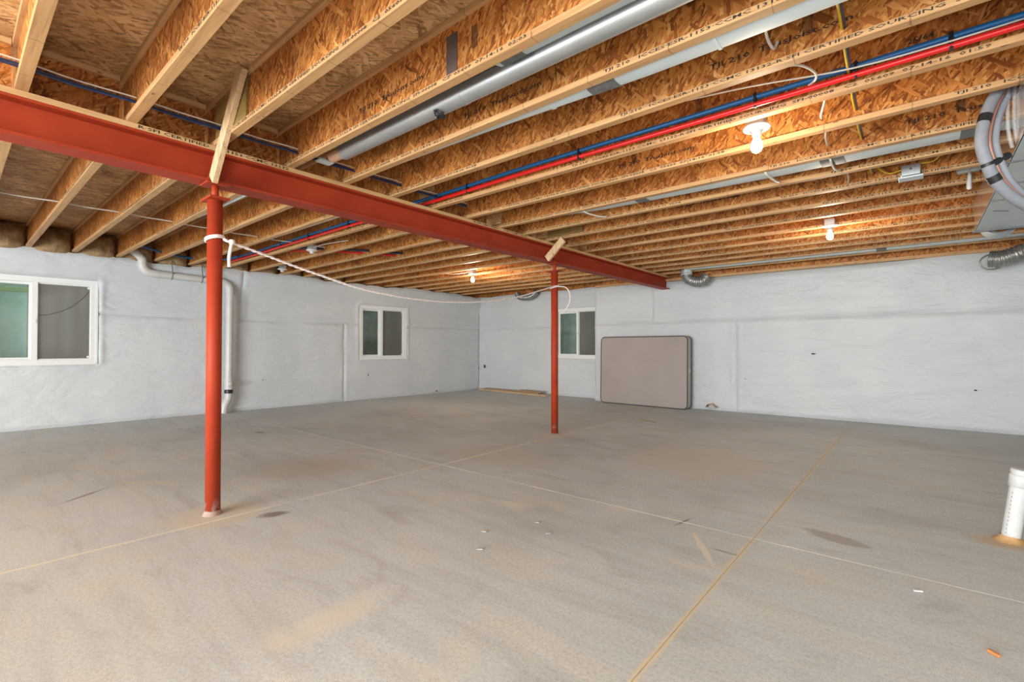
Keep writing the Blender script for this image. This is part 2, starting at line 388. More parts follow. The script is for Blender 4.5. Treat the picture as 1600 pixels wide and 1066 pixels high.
def thing(name, loc, label, cat, group=None):
    o = bpy.data.objects.new(name, None); C.objects.link(o); o.location = Vector(loc)*S; o['_root'] = tuple(loc)
    o.empty_display_size = 0.1
    return tag(o, label, cat, group)
def spline(pts, n=8):
    P = [Vector(p) for p in pts]; out = []
    for i in range(len(P)-1):
        a = P[max(i-1, 0)]; b = P[i]; c = P[i+1]; d = P[min(i+2, len(P)-1)]
        for k in range(n):
            t = k/n; out.append(0.5*((2*b)+(c-a)*t+(2*a-5*b+4*c-d)*t*t+(3*b-a-3*c+d)*t**3))
    out.append(P[-1]); return out

# ------------------------------------------------------------------ layout
ZB, ZT = 2.2, 2.487            # underside of the joists, underside of the deck
FL, FT, WT = 0.048, 0.029, 0.010
XL, XR, YN, YF = -8.25, 3.6, -6.6, 8.25
def LWx(y): return XL + 0.029*y

# ------------------------------------------------------------------ floor : slabs with saw cuts
fb = MB().box(XL-.3, XR, YN, YF+.1, -.12, -.0012).build('floor', 'joint'); tag(fb, kind='structure')
xs = [XL-.25, -3.10, -.66, XR]; ys = [YN, -2.9, -.05, 2.735, 5.40, YF+.05]; g = .0024
for i in range(3):
    for j in range(5):
        MB().box(xs[i]+g, xs[i+1]-g, ys[j]+g, ys[j+1]-g, -.05, 0).build('concrete_slab', 'concrete', fb)

# ------------------------------------------------------------------ walls
def fbm(a, b, sc, seed, oct=4):
    out = np.zeros(a.shape); amp = 1; 
    r = np.random.default_rng(seed)
    for o in range(oct):
        for k in range(4):
            th = r.uniform(0, 2*np.pi); ph = r.uniform(0, 2*np.pi); f = sc*(2**o)*r.uniform(.7, 1.3)
            wob = np.sin(a*f*.37+ph*2)+np.cos(b*f*.41+ph)
            out += amp*np.sin((a*np.cos(th)+b*np.sin(th))*f+ph+wob*1.1)/4
        amp *= .5
    return out
def sstep(x, a, b):
    t = np.clip((x-a)/(b-a), 0, 1); return t*t*(3-2*t)
def blanket(parent, mp, s0, s1, z0, z1, seed, holes=(), ztop=None, lean=0.0, joist_scallop=None):
    """puckered vinyl faced insulation sheet. mp(s, z, d) gives a point d in front of the wall"""
    st = .03
    sl = list(np.arange(s0, s1, st))+[s1]; zl = list(np.linspace(0, 1, int((z1-z0)/st)+1))
    sl = np.array(sorted(set([round(v, 4) for v in sl]+[h for H in holes for h in (H[0], H[1]) if s0 < h < s1])))
    zz = np.array(sorted(set([round(v, 4) for v in zl]+[round((h-z0)/(z1-z0), 5) for H in holes for h in (H[2], H[3]) if z0 < h < z1])))
    A, B = np.meshgrid(sl, zz, indexing='ij')
    top = z1+np.zeros_like(A) if ztop is None else ztop(A)
    Z = z0+B*(z1-z0)+np.clip((B-.75)/.25, 0, 1)*(top-z1)
    es = np.minimum(A-s0, s1-A); ez = np.minimum(Z-z0, top-Z)
    d = .022*(1-np.exp(-np.clip(es, 0, 9)/.05))*(1-np.exp(-np.clip(ez, 0, 9)/.05))
    d += .0075*fbm(A, Z, 2.4, seed)*sstep(es, 0, .12)+.0035*fbm(A, Z*2.4, 8, seed+1)+.0016*fbm(A*.6, Z*4, 13, seed+2, 3)
    # a soft fold along one edge
    d += .012*np.exp(-((ez-.05)/.028)**2)*(1+.5*np.sin(A*5.1+seed))+.011*np.exp(-((es-.045)/.025)**2)*(1+.5*np.sin(Z*7+seed))
    if lean: d += lean*sstep(Z, 1.72, 2.12)
    for H in holes:
        dx = np.maximum(np.maximum(H[0]-A, A-H[1]), 0); dz = np.maximum(np.maximum(H[2]-Z, Z-H[3]), 0); r = np.hypot(dx, dz)
        d += .018*np.exp(-((r-.045)/.032)**2)*(1+.35*np.sin(A*17+seed)*np.cos(Z*13)); d *= .15+.85*sstep(r, 0, .03)
    d = np.clip(d, .002, None)
    n1, n2 = A.shape; vs = [mp(A[i, j], Z[i, j], d[i, j]) for i in range(n1) for j in range(n2)]; fs = []
    for i in range(n1-1):
        for j in range(n2-1):
            cs, cz = (A[i, 0]+A[i+1, 0])/2, z0+(B[0, j]+B[0, j+1])/2*(z1-z0)
            if any(H[0] < cs < H[1] and H[2] < cz < H[3] for H in holes): continue
            fs.append((i*n2+j, (i+1)*n2+j, (i+1)*n2+j+1, i*n2+j+1))
    mb = MB(); mb.add(vs, fs, True); return mb.build('insulation_sheet', 'blanket', parent)
mapL = lambda s, z, d: (LWx(s)+d, s, z)
mapB = lambda s, z, d: (s, YF-d, z)
mapN = lambda s, z, d: (s, 7.93-d, z)
W1 = (-.10, 1.272, .795, 1.850); W2 = (5.09, 6.13, .775, 1.795); W3 = (-5.76, -4.66, .785, 1.780)
def holed_wall(mb, s0, s1, z0, z1, holes, mp, thick):
    ss = sorted([s0, s1]+[h for H in holes for h in H[:2]]); zs = sorted(set([z0, z1]+[h for H in holes for h in H[2:]]))
    for i in range(len(ss)-1):
        for j in range(len(zs)-1):
            cs, cz = (ss[i]+ss[i+1])/2, (zs[j]+zs[j+1])/2
            if any(H[0] < cs < H[1] and H[2] < cz < H[3] for H in holes): continue
            mb.box(ss[i], ss[i+1], -thick, -.004, zs[j], zs[j+1], lambda s, d, z: mp(s, z, d))
wl = MB(); holed_wall(wl, YN, YF+.3, -.1, 2.16, (W1, W2), mapL, .17); wl = tag(wl.build('wall_left', 'poured'), kind='structure')
wb = MB(); holed_wall(wb, XL-.1, -4.62, -.1, 2.16, (W3,), mapB, .17)
wb.box(-4.62, XR, 7.94, 8.42, -.1, 2.12)
wb = tag(wb.build('wall_back', 'poured'), kind='structure')
tag(MB().box(XR, XR+.15, YN, YF+.2, -.1, ZT).build('wall_right', 'plain_wall'), kind='structure')
tag(MB().box(XL-.3, XR+.15, YN-.15, YN, -.1, ZT).build('wall_front', 'plain_wall'), kind='structure')
topL = lambda s: 2.185+.020*np.sin(s*2.1+.5)+.018*np.abs(np.sin((s-.2)*math.pi/.413))+.012*np.sin(s*5.3)
topB = lambda s: 2.165+.02*np.abs(np.sin(s*2.9))
topN = lambda s: 2.105+.012*np.sin(s*3.1)+.014*np.sin(s*1.3+1)+.03*np.exp(-((s+4.2)/.35)**2)
SE = 1.432
blanket(wl, mapL, -1.2, 3.0, SE, 2.17, 1, (W1,), topL, .13)
blanket(wl, mapL, YN, -1.2, SE, 2.17, 1, (), topL, .13)
blanket(wl, mapL, 3.0, YF, SE, 2.17, 2, (W2,), topL, .13)
blanket(wl, mapL, -1.2, 4.77, .0, SE, 4, (W1,))
blanket(wl, mapL, YN, -1.2, .0, SE, 3)
blanket(wl, mapL, 4.77, YF, .0, SE, 5, (W2,))
XC = LWx(YF)
blanket(wb, mapB, XC, -4.63, SE, 2.15, 6, (W3,), topB, .05)
blanket(wb, mapB, XC, -4.63, .0, SE, 7, (W3,))
blanket(wb, mapN, -4.64, -3.50, SE, 2.10, 8, (), topN)
blanket(wb, mapN, -3.50, XR, SE, 2.10, 9, (), topN)
blanket(wb, mapN, -4.64, -2.14, .0, SE, 11)
blanket(wb, mapN, -2.14, XR, .0, SE, 12)
blanket(wb, lambda s, z, d: (-4.64-d*.6, s, z), 7.93, 8.25, 0, 2.1, 14)
# rim boards above the walls
rb = MB().box(XL-.05, XL+.02, YN, YF+.3, 2.15, ZT).build('trim_1', 'osb_block'); tag(rb, kind='structure')
rb = MB().box(XL-.05, XR, 8.33, 8.37, 2.0, ZT).box(-4.5, XR, 7.98, 8.0, 2.06, ZT).build('trim_2', 'osb_web'); tag(rb, kind='structure')
sp = MB().box(-4.6, XR, 7.885, 7.98, 2.122, 2.160).build('trim_3', 'flange'); tag(sp, kind='structure')

# torn spots in the facing
def tear(mp, s, z, w_, h_, label, m='well_dark', d=.030):
    pts = []
    for k in range(9):
        a = 2*math.pi*k/9; r = random.uniform(.55, 1.1); pts.append(Vector(mp(s+math.cos(a)*w_*r, z+math.sin(a)*h_*r, d)))
    n = (Vector(mp(s, z, d+.006))-Vector(mp(s, z, d)))
    return MB().prism(pts, n).build('facing_tear', m, wl if mp is mapL else wb)
M['tear'] = mat('bared dark wool', (0.07, 0.05, 0.035), 0.9)
for s, z, w_, h_ in ((5.25, .47, .012, .028), (6.93, .05, .02, .022), (3.33, .47, .008, .008), (8.2, .5, .012, .02)): tear(mapL, s, z, w_, h_, '', 'tear', .04)
for s, z, w_, h_ in ((-1.11, .91, .035, .012), (.53, .49, .018, .010), (-2.0, .52, .02, .004)): tear(mapN, s, z, w_, h_, '', 'tear', .04)
tear(mapB, -7.78, .55, .03, .05, '', 'tear', .04)
hole = thing('torn_wall_patch', (-2.5, 7.9, 0), 'ragged brown hole in the white sheeting at floor level, right of the leaning mattress', 'hole')
mb = MB()
for k in range(8):
    a = math.pi*k/7; p = (-2.5+.075*math.cos(a), 7.885, .05+.05*math.sin(a)+random.uniform(-.014, .014))
    mb.prism([(p[0]+random.uniform(-.030, -.012), p[1], p[2]-.012), (p[0]+random.uniform(.012, .030), p[1], p[2]-random.uniform(0, .02)), (p[0]+random.uniform(-.01, .02), p[1], p[2]+random.uniform(.01, .028))], (0, -.012, 0))
mb.build('torn_rim', 'old_wood', hole)
MB().cbox((-2.5, 7.897, .045), (.12, .02, .05), .01, None, 1).build('loose_wool', 'ticking_side', hole)

# ------------------------------------------------------------------ windows and their wells
def window(name, W, mp, mull, left_glass_s, well_m, over):
    s0, s1, z0, z1 = W; fr = .052
    f = MB()
    def b(mb, a, c, e, g_, d0, d1): mb.box(a, c, d0, d1, e, g_, lambda s, d, z: mp(s, z, d))
    b(f, s0, s1, z0, z0+fr, -.07, .028); b(f, s0, s1, z1-fr, z1, -.07, .028); b(f, s0, s0+fr, z0+fr, z1-fr, -.07, .028); b(f, s1-fr, s1, z0+fr, z1-fr, -.07, .028)
    for a, c, e, g_ in ((s0-.012, s1+.012, z0-.014, z0+.006), (s0-.012, s1+.012, z1-.006, z1+.014), (s0-.014, s0+.006, z0, z1), (s1-.006, s1+.014, z0, z1)): b(f, a, c, e, g_, .0, .036)
    o = tag(f.build(name, 'vinyl'), kind='structure')
    m1 = MB(); b(m1, mull-.024, mull+.024, z0+fr, z1-fr, -.05, .018); m1.build('mullion', 'vinyl', o)
    # sliding sash on the first half, fixed pane with screen on the other
    q = MB(); a0, a1 = s0+fr, mull-.02; c0, c1 = mull+.02, s1-fr; r = .020
    for (u0, u1, dd, th) in ((a0, a1, -.03, r*1.5), (c0, c1, -.005, r*.6)):
        b(q, u0, u1, z0+fr, z0+fr+th, dd-.02, dd); b(q, u0, u1, z1-fr-th, z1-fr, dd-.02, dd)
        b(q, u0, u0+th, z0+fr+th, z1-fr-th, dd-.02, dd); b(q, u1-th, u1, z0+fr+th, z1-fr-th, dd-.02, dd)
    q.build('sash', 'vinyl', o)
    for (u0, u1, dd) in ((a0+.03, a1-.03, -.04), (c0+.012, c1-.012, -.045)):
        gl = MB(); b(gl, u0, u1, z0+fr+.01, z1-fr-.01, dd-.004, dd); gl.build('pane', 'glass', o)
    sn = MB(); b(sn, c0+.012, c1-.012, z0+fr+.01, z1-fr-.01, -.018, -.017); sn.build('insect_screen', 'screen', o)
    lt = MB(); b(lt, mull-.012, mull+.012, (z0+z1)/2-.02, (z0+z1)/2+.02, .018, .03); lt.build('latch', 'vinyl', o)
    for zz in (z0+fr+.03, z1-fr-.03): cl = MB(); b(cl, c1-.035, c1-.012, zz-.012, zz+.012, -.016, .0); cl.build('screen_clip', 'vinyl', o)
    # sheeting return of the opening
    return o
def well(W, mp, mcol, label, half=None):
    s0, s1, z0, z1 = W; mid = (s0+s1)/2; hw = (s1-s0)/2+.14; dp = .62
    t_ = thing('window_well', mp(mid, z0-.1, -.5), label, 'window well')
    n = 48; pts = []
    for k in range(n+1):
        a = math.pi*k/n; rr = 1+.018*math.sin(k*2*math.pi/4)
        pts.append((mid-hw*math.cos(a)*rr, -.175-dp*(math.sin(a)**.6)*rr))
    vs = [mp(s, z, d) for z in (z0-.25, 2.30) for s, d in pts]; N = n+1
    if half is None: segs = [(0, n, mcol)]
    else: segs = [(0, half[0], mcol), (half[0], n, half[1])]
    for a, b_, mm in segs:
        mb = MB(); L_ = b_-a+1; mb.add(vs[a:b_+1]+vs[N+a:N+b_+1], [(k, k+1, L_+k+1, L_+k) for k in range(L_-1)], True); mb.build('liner', mm, t_)
    g_ = MB(); g_.box(mid-hw, mid+hw, -.175-dp, -.17, z0-.26, z0-.22, lambda s, d, z: mp(s, z, d)); g_.build('gravel_bed', 'poured', t_)
    return t_
window('window_1', W1, mapL, .70, 0, 0, 0)
window('window_2', W2, mapL, 5.565, 0, 0, 0)
window('window_3', W3, mapB, -5.225, 0, 0, 0)
w1 = well(W1, mapL, 'well', 'teal and brown lined well outside the largest window', (26, 'well_brown'))
MB().tube(spline([mapL(.74, 1.41, -.32), mapL(.88, 1.43, -.32), mapL(1.05, 1.52, -.30), mapL(1.18, 1.66, -.27), mapL(1.30, 1.84, -.24)]), .006, 6).build('drooping_cable', 'black', w1)
MB().prism([mapL(.66, .75, -.30), mapL(.70, .75, -.30), mapL(.705, 1.9, -.30), mapL(.69, 1.9, -.30)], (-.01, 0, 0)).build('liner_fold_shadow', 'fold_shade', w1)  # dark strip standing in for the shadow of a liner fold
MB().cbox(mapL(.40, 1.735, -.45), (.02, .62, .06), .006, None, 1).build('reflection_strip', simple_noise('yellow green reflection', (0.42, 0.50, 0.22), (0.30, 0.42, 0.28), 8), w1)  # room reflection in the pane, modelled as a coloured strip
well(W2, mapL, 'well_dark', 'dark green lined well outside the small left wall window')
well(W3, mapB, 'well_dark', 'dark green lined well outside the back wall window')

# ------------------------------------------------------------------ ceiling : strand board deck
ce = MB().box(XL-.2, XR+.1, YN-.1, YF+.15, ZT+.018, ZT+.05).build('ceiling', 'osb_deck'); tag(ce, kind='structure')
yy = YN
row = 0
while yy < YF:
    y2 = min(yy+1.046, YF+.1); x = XL-.1-(row % 2)*1.04
    while x < XR:
        x2 = min(x+2.09, XR); MB().box(max(x, XL-.1)+.0012, x2-.0012, yy+.0012, y2-.0012, ZT, ZT+.017).build('deck_panel', 'osb_deck', ce); x += 2.09
    yy += 1.046; row += 1

# ------------------------------------------------------------------ printed lettering
TXT = {}
def text_mesh(s, width, height, bold=True):
    key = (s, width, height)
    if key in TXT: return TXT[key]
    cu = bpy.data.curves.new('lettering', 'FONT'); cu.body = s; cu.size = 1; cu.resolution_u = 1; cu.offset = 0.018 if bold else 0
    o = bpy.data.objects.new('tmp', cu); C.objects.link(o)
    dg = bpy.context.evaluated_depsgraph_get(); me = bpy.data.meshes.new_from_object(o.evaluated_get(dg))
    bpy.data.objects.remove(o)
    a = np.array([v.co[:] for v in me.vertices]); lo = a.min(0); hi = a.max(0)
    for v in me.vertices:
        v.co = ((v.co.x-lo[0])/(hi[0]-lo[0])*width*S, (v.co.y-lo[1])/(hi[1]-lo[1])*height*S, 0)
    me.materials.clear(); me.materials.append(M['ink']); TXT[key] = me
    return me
def letter(parent, s, origin, width, height, right=(1, 0, 0), up=(0, 0, 1)):
    me = text_mesh(s, width, height)
    o = bpy.data.objects.new('printed_lettering', me); C.objects.link(o); o.parent = parent
    r = Vector(parent['_root']); x = Vector(right); y = Vector(up); z = x.cross(y)
    m = Matrix((x, y, z)).transposed().to_4x4(); m.translation = (Vector(origin)-r)*S
    o.matrix_local = m; o['kind'] = 'stuff'
    return o

# ------------------------------------------------------------------ I-joists
JY = [.193, .605, 1.017, 1.449, 1.862, 2.272, 2.70, 3.11, 3.57, 3.96, 4.36, 4.77, 5.19, 5.64, 6.05, 6.47, 6.84, 7.23, 7.62]
START = {0: -1.9, 1: -2.3, 2: -3.05, 3: -3.15, 4: -1.044, 5: -1.181, 6: -1.758, 7: -2.90, 8: -.75, 9: -.45, 10: -.836, 11: -.60, 12: -1.5, 13: -1.0, 14: -.7, 15: -2.2, 16: -.9, 17: -1.6, 18: -2.5}
TIMES = ['02:02', '02:02', '02:02', '02:03', '02:11', '01:58', '01:59', '01:58', '02:08', '02:04', '02:06', '02:01', '01:57', '02:04', '01:55', '02:02', '02:09', '02:03', '01:59']
ORD = ['first', 'second', 'third', 'fourth', 'fifth', 'sixth', 'seventh', 'eighth', 'ninth', 'tenth', 'eleventh', 'twelfth', 'thirteenth', 'fourteenth', 'fifteenth', 'sixteenth', 'seventeenth', 'eighteenth', 'nineteenth']
EXTRA = {0: 'nearest the camera, at the upper left', 1: 'second from the upper left corner', 2: 'crossing just above the near red column', 3: 'with the near side of the round metal pipes behind it',
         4: 'between the two near ductwork bays', 5: 'directly in front of the blue and red pipes', 6: 'that carries the blue and red pipes', 7: 'just behind the nearest lit bulb',
         8: 'in front of the taped middle duct', 9: 'directly behind the taped middle duct', 10: 'with a metal wiring box on it', 11: 'just beyond the metal wiring box',
         12: 'two short of the middle bulb', 13: 'at the middle lit bulb', 14: 'just behind the middle lit bulb', 15: 'fourth from the back wall', 16: 'third from the back wall', 17: 'in front of the farthest thin duct', 18: 'last before the back wall'}
GJ = 'stamped wooden I-joists under the strand board deck'
J = []
for i, y in enumerate(JY):
    x0, x1 = -8.17, XR-.02
    if i == 18: x1 = XR-.02
    yc = y+FL/2
    t_ = thing('wooden_joist', ((x0+x1)/2, yc, ZB), 'wooden I-joist '+EXTRA[i], 'joist', GJ)
    bf = MB().cbox(((x0+x1)/2, yc, ZB+FT/2), (x1-x0, FL, FT), .0015, None, 1).build('bottom_flange', 'flange', t_)
    MB().cbox(((x0+x1)/2, yc, ZT-FT/2-.0005), (x1-x0, FL, FT-.001), .0015, None, 1).build('top_flange', 'flange', t_)
    wbm = MB().box(x0, x1, yc-WT/2, yc+WT/2, ZB+FT, ZT-FT).build('web', 'osb_web', t_)
    s = 'TJI 210   ICCES·ESR-1153·CCMC 13132-R·SFI CERTIFIED SOURCING  SFI-00008   C2  05609  07-14-16  %s' % TIMES[i]
    st = START[i]
    for k in range(-2, 2):
        a = st+3.05*k
        if a+2.0 < -5.3 or a > .9 or (i < 4 and a > -1.0): continue
        letter(bf, s, (a, y-.0012, ZB+.0055), 2.0, .018)
    if i >= 3:
        ws = {3: (-2.35, 'TJI 210  TrusJoist.com'), 4: (-1.95, 'TJI 210  TrusJoist.com'), 5: (-.729, 'TJI 210  TrusJoist.com'), 6: (-1.04, 'TJI 210  TrusJoist.com'), 7: (-1.643, 'TJI 210  TrusJoist.com')}.get(i)
        if ws: 
            letter(wbm, ws[1], (ws[0], yc-WT/2-.0015, ZB+.085), .55, .034)
        elif i < 14: letter(wbm, 'TJI 210  TrusJoist.com', (-2.2+((i*1.37) % 2.2), yc-WT/2-.0015, ZB+.085), .55, .034)
        xs_ = -2.0+((i*1.71) % 2.3)
        if i < 13:
            letter(wbm, '|||||||', (xs_, yc-WT/2-.0015, ZB+.10), .035, .10)
    if i in (5, 6): letter(wbm, '25/64', (-.02+.12*(6-i), yc-WT/2-.0015, ZB+.13), .09, .026)
    if i in (6, 8, 10, 12, 14):
        MB().cbox((-3.26, y+.006, (ZB+ZT)/2), (.20, .014, ZT-ZB-2*FT-.02), .001, None, 1).build('squash_block', 'squash', t_)
    J.append(t_)
# knocked-out dark stamp on joist 4 web
MB().box(-1.63, -1.56, JY[3]+FL/2-.0085, JY[3]+FL/2-.005, ZB+FT+.005, ZT-FT-.04).build('dark_stamp', simple_noise('smeared dark stamp', (0.075, 0.06, 0.06), (0.13, 0.07, 0.05), 12, 0.7), J[3])
tg = MB().cbox((-2.95, JY[10]+.007, ZB+.085), (.50, .014, .10), .001, None, 1).build('plywood_patch', 'gusset', J[10])
tag(tg, 'olive stained plywood patch')
gs = MB().prism([(-3.02, JY[2]+.004, ZB+FT), (-2.72, JY[2]+.004, ZB+FT), (-2.72, JY[2]+.004, ZT-FT-.01), (-3.16, JY[2]+.004, ZT-FT-.01), (-3.16, JY[2]+.004, ZB+FT)], (0, .013, 0)).build('plywood_patch', 'gusset', J[2]); tag(gs, 'olive plywood patch behind the brace')

# blocking over the steel beam
BX = -3.338
bl = ['at the picture\'s upper left edge', 'second from the left edge', 'just left of the near red column', 'just right of the near wooden brace']
edges = [-.22+FL]+[v for j in (0, 1, 2) for v in (JY[j], JY[j]+FL)]+[JY[3]]
for k in range(4):
    a, b_ = edges[2*k]+.002, edges[2*k+1]-.002
    t_ = thing('blocking_panel', (BX, (a+b_)/2, ZB), 'strand board blocking between joists above the red beam, '+bl[k], 'blocking', 'blocking panels over the red beam')
    MB().cbox((BX+.004, (a+b_)/2, ZT-FT/2-.001), (FL, b_-a, FT), .001, None, 1).build('top_flange', 'pine_y', t_)
    MB().cbox((BX+.004, (a+b_)/2, ZB+FT/2+.0005), (FL, b_-a, FT), .001, None, 1).build('bottom_flange', 'pine_y', t_)
    MB().box(BX-.001, BX+.009, a, b_, ZB+FT, ZT-FT).build('web', 'osb_block', t_)
# brown wool in the joist bays at the left wall
GB = 'brown wool batts stuffed in the left wall joist bays'
ys_ = [-.6]+JY
for k in range(0, 12):
    a, b_ = ys_[k]+FL, ys_[k+1]
    t_ = MB(); n1, n2 = 14, 11; vs = []
    for i in range(n1):
        for j in range(n2):
            u, v = i/(n1-1), j/(n2-1); bu = (math.sin(math.pi*u)*math.sin(math.pi*min(1, v*1.05)))**.45
            nz = noise.noise(Vector((u*3+k*7, v*3, 1)))*.06
            vs.append((-8.17+.02+(.16+nz)*bu, a+u*(b_-a), 2.14+v*(ZT-2.145)))
    t_.add(vs, [(i*n2+j, (i+1)*n2+j, (i+1)*n2+j+1, i*n2+j+1) for i in range(n1-1) for j in range(n2-1)], True)
    t_.prism([vs[0], vs[n2-1], (-8.19, a, ZT-.005), (-8.19, a, 2.14)], (0, b_-a, 0))
    o = t_.build('insulation_batt', 'batt')
    if k == 0: lb = 'brown wool batt in the left wall joist bay at the picture edge'
    else: lb = 'brown wool batt over the left wall, %s joist bay after the picture edge' % ORD[k-1]
    tag(o, lb, 'insulation', GB)

# ------------------------------------------------------------------ steel beam, nailer, columns
BC, BW = -3.25, .07
stb = thing('steel_beam', (BC, 3.5, 1.985), 'long red painted steel beam crossing the room under the joists', 'beam')
y0, y1 = -6.5, 7.945
MB().box(BC-BW, BC+BW, y0, y1, 1.985, 1.998).build('bottom_flange', 'red', stb)
MB().box(BC-BW, BC+BW, y0, y1, 2.157, 2.170).build('top_flange', 'red', stb)
MB().box(BC-.006, BC+.006, y0, y1, 1.998, 2.157).build('web', 'red', stb)
for yb in (1.035, 4.60):
    MB().box(BC+.006, BC+BW-.004, yb-.006, yb+.006, 1.998, 2.157).box(BC-BW+.004, BC-.006, yb-.006, yb+.006, 1.998, 2.157).build('stiffener_plate', 'red', stb)
nb = MB().cbox((BC, (y0+y1)/2, 2.185), (2*BW+.01, y1-y0, .0285), .002, None, 1).build('nailer_board', 'pine_y')
tag(nb, 'pale wooden nailer board lying along the top of the red steel beam', 'board')
for yy in (.655, -1.4, 3.2):
    letter(nb, 'R·SFI CERTIFIED SOURCING'[:15] if yy == .655 else 'R·SFI CERTIFIED', (BC+BW+.0062, yy, 2.1765), .34, .017, (0, 1, 0))
    letter(nb, '1153·CCMC 13132', (BC+BW+.0062, yy+.435, 2.1765), .37, .017, (0, 1, 0))
def column(x, y, label, near=True):
    t_ = thing('steel_column', (x, y, 0), label, 'column', 'red steel columns')
    MB().lathe((x, y, 0), [(.0001, .0), (.041, .0), (.041, 1.885), (.0001, 1.885)], 32).build('post', 'red', t_)
    MB().cbox((x, y, 1.892), (.17, .11, .012), .002, None, 1).build('cap_plate', 'red', t_)
    MB().lathe((x, y, 1.898), [(.0001, 0), (.020, 0), (.020, .078), (.0001, .078)], 16).build('jack_screw', 'red', t_)
    MB().cbox((x, y, 1.9795), (.13, .13, .009), .002, None, 1).build('bearing_plate', 'red', t_)
    for dx, dy in ((-.045, -.05), (.045, .05), (.045, -.05), (-.045, .05)):
        MB().lathe((x+dx, y+dy, 1.998), [(.0001, 0), (.009, 0), (.009, .010), (.0001, .012)], 6).build('bolt', 'red', t_)
    if near: MB().lathe((x, y, 0.0), [(.054, 0), (.050, .006), (.044, .018), (.041, .026)], 28).build('grout_collar', 'plaster', t_)
    return t_
column(-3.235, 1.045, 'red steel column standing nearest the camera, with rope tied round it')
column(-3.235, 4.60, 'red steel column farther back, near the mattress', False)

# wooden braces
br = MB().beam((-3.165, 1.012, 1.990), (-2.70, .998, 2.484), .030, .078, .002, up=(0, 1, 0)).build('wooden_brace', 'pine_z')
tag(br, 'pale wooden brace board leaning from the near column top up to the deck', 'brace')
br2 = MB().beam((-3.165, 4.36, 1.995), (-2.925, 4.33, 2.178), .030, .078, .002).build('wooden_brace', 'pine_z')
tag(br2, 'short wooden brace board leaning across the beam above the far column', 'brace')

# ------------------------------------------------------------------ ducts
def rrect(y0, y1, z0, z1, r, n=4):
    out = []
    for cy, cz, a0 in ((y1-r, z1-r, 0), (y0+r, z1-r, 90), (y0+r, z0+r, 180), (y1-r, z0+r, 270)):
        for k in range(n+1):
            a = math.radians(a0+90*k/n); out.append((cy+r*math.cos(a), cz+r*math.sin(a)))
    return out
def oval_duct(name, label, secs, tapes, m='galv_flat', straps=(), grp='ducts between the joists', r=.03):
    """secs: (x, y0, y1, z0, z1)"""
    t_ = thing(name, (secs[0][0], secs[0][1], secs[0][3]), label, 'duct', grp)
    R_ = [[(x, y, z) for y, z in rrect(a, b, c, d, min(r, (b-a)*.49))] for x, a, b, c, d in secs]
    n = len(R_[0]); mb = MB(); mb.add([p for q in R_ for p in q], [(i*n+k, i*n+(k+1) % n, (i+1)*n+(k+1) % n, (i+1)*n+k) for i in range(len(secs)-1) for k in range(n)], True)
    mb.add(R_[0], [tuple(range(n))]); mb.add(R_[-1], [tuple(range(n))[::-1]]); mb.build('duct_body', m, t_)
    def at(x):
        for p, q in zip(secs[:-1], secs[1:]):
            if min(p[0], q[0]) <= x <= max(p[0], q[0]):
                f = (x-p[0])/(q[0]-p[0]); return [p[k]+(q[k]-p[k])*f for k in range(1, 5)]
        return secs[0][1:]
    def band(nm, xa, xb, e, mm):
        A = at(xa); B = at(xb); ra = [(xa, y, z) for y, z in rrect(A[0]-e, A[1]+e, A[2]-e, A[3]+e, r)]; rb_ = [(xb, y, z) for y, z in rrect(B[0]-e, B[1]+e, B[2]-e, B[3]+e, r)]
        q = MB(); q.add(ra+rb_, [(k, (k+1) % n, n+(k+1) % n, n+k) for k in range(n)], True); q.add(ra, [tuple(range(n))]); q.add(rb_, [tuple(range(n))[::-1]]); q.build(nm, mm, t_)
    for xa, xb in tapes: band('duct_tape', xa, xb, .0025, 'tape')
    for xa in straps: band('seam_band', xa, xa+.012, .004, m)
    return t_
oval_duct('flat_duct', 'wide flat grey duct at the top middle, ending in a dark tape band', [(-1.46, 1.500, 1.545, 2.27, 2.36), (-1.38, 1.499, 1.580, 2.228, 2.39), (XR-.1, 1.499, 1.590, 2.218, 2.40)], [(-1.36, -1.24)], straps=(-.4,))
oval_duct('flat_duct', 'smooth grey duct with one tape band, second duct bay from the camera', [(-3.35, 1.915, 1.95, 2.235, 2.42), (-1.68, 1.915, 1.985, 2.213, 2.42), (-.9, 1.915, 2.023, 2.205, 2.42), (XR-.1, 1.915, 2.075, 2.205, 2.42)], [(-1.17, -1.03)], straps=(-1.4, -.6))
oval_duct('flat_duct', 'thin grey duct over the middle of the room with dark tape bands', [(-2.95, 3.625, 3.65, 2.235, 2.42), (-2.1, 3.623, 3.74, 2.21, 2.42), (-.8, 3.623, 3.79, 2.203, 2.42), (XR-.1, 3.623, 3.81, 2.203, 2.42)], [(-1.76, -1.66), (-.47, -.34), (.2, .33)], straps=(-2.3,))
oval_duct('flat_duct', 'farthest thin whitish duct just before the back wall', [(-2.75, 7.40, 7.52, 2.203, 2.40), (XR-.1, 7.40, 7.60, 2.203, 2.40)], [(-.37, -.27)])
oval_duct('flat_duct', 'whitish duct left of the beam, ending above the sagging rope', [(-6.45, 2.322, 2.352, 2.215, 2.42), (-4.0, 2.322, 2.352, 2.203, 2.42), (-3.4, 2.322, 2.345, 2.203, 2.42)], [])
oval_duct('flat_duct', 'grey duct left of the beam, directly behind the near column top', [(-5.1, 1.499, 1.525, 2.21, 2.40), (-3.4, 1.499, 1.575, 2.20, 2.40)], [])
pd = thing('round_duct', (-2, 1.66, 2.22), 'shiny round metal pipe running beside the flat duct at the top middle', 'duct', 'ducts between the joists')
MB().tube([(x, 1.652+.004*x, 2.258) for x in np.linspace(-2.80, XR-.1, 14)], .051, 24).build('duct_body', 'galv', pd)
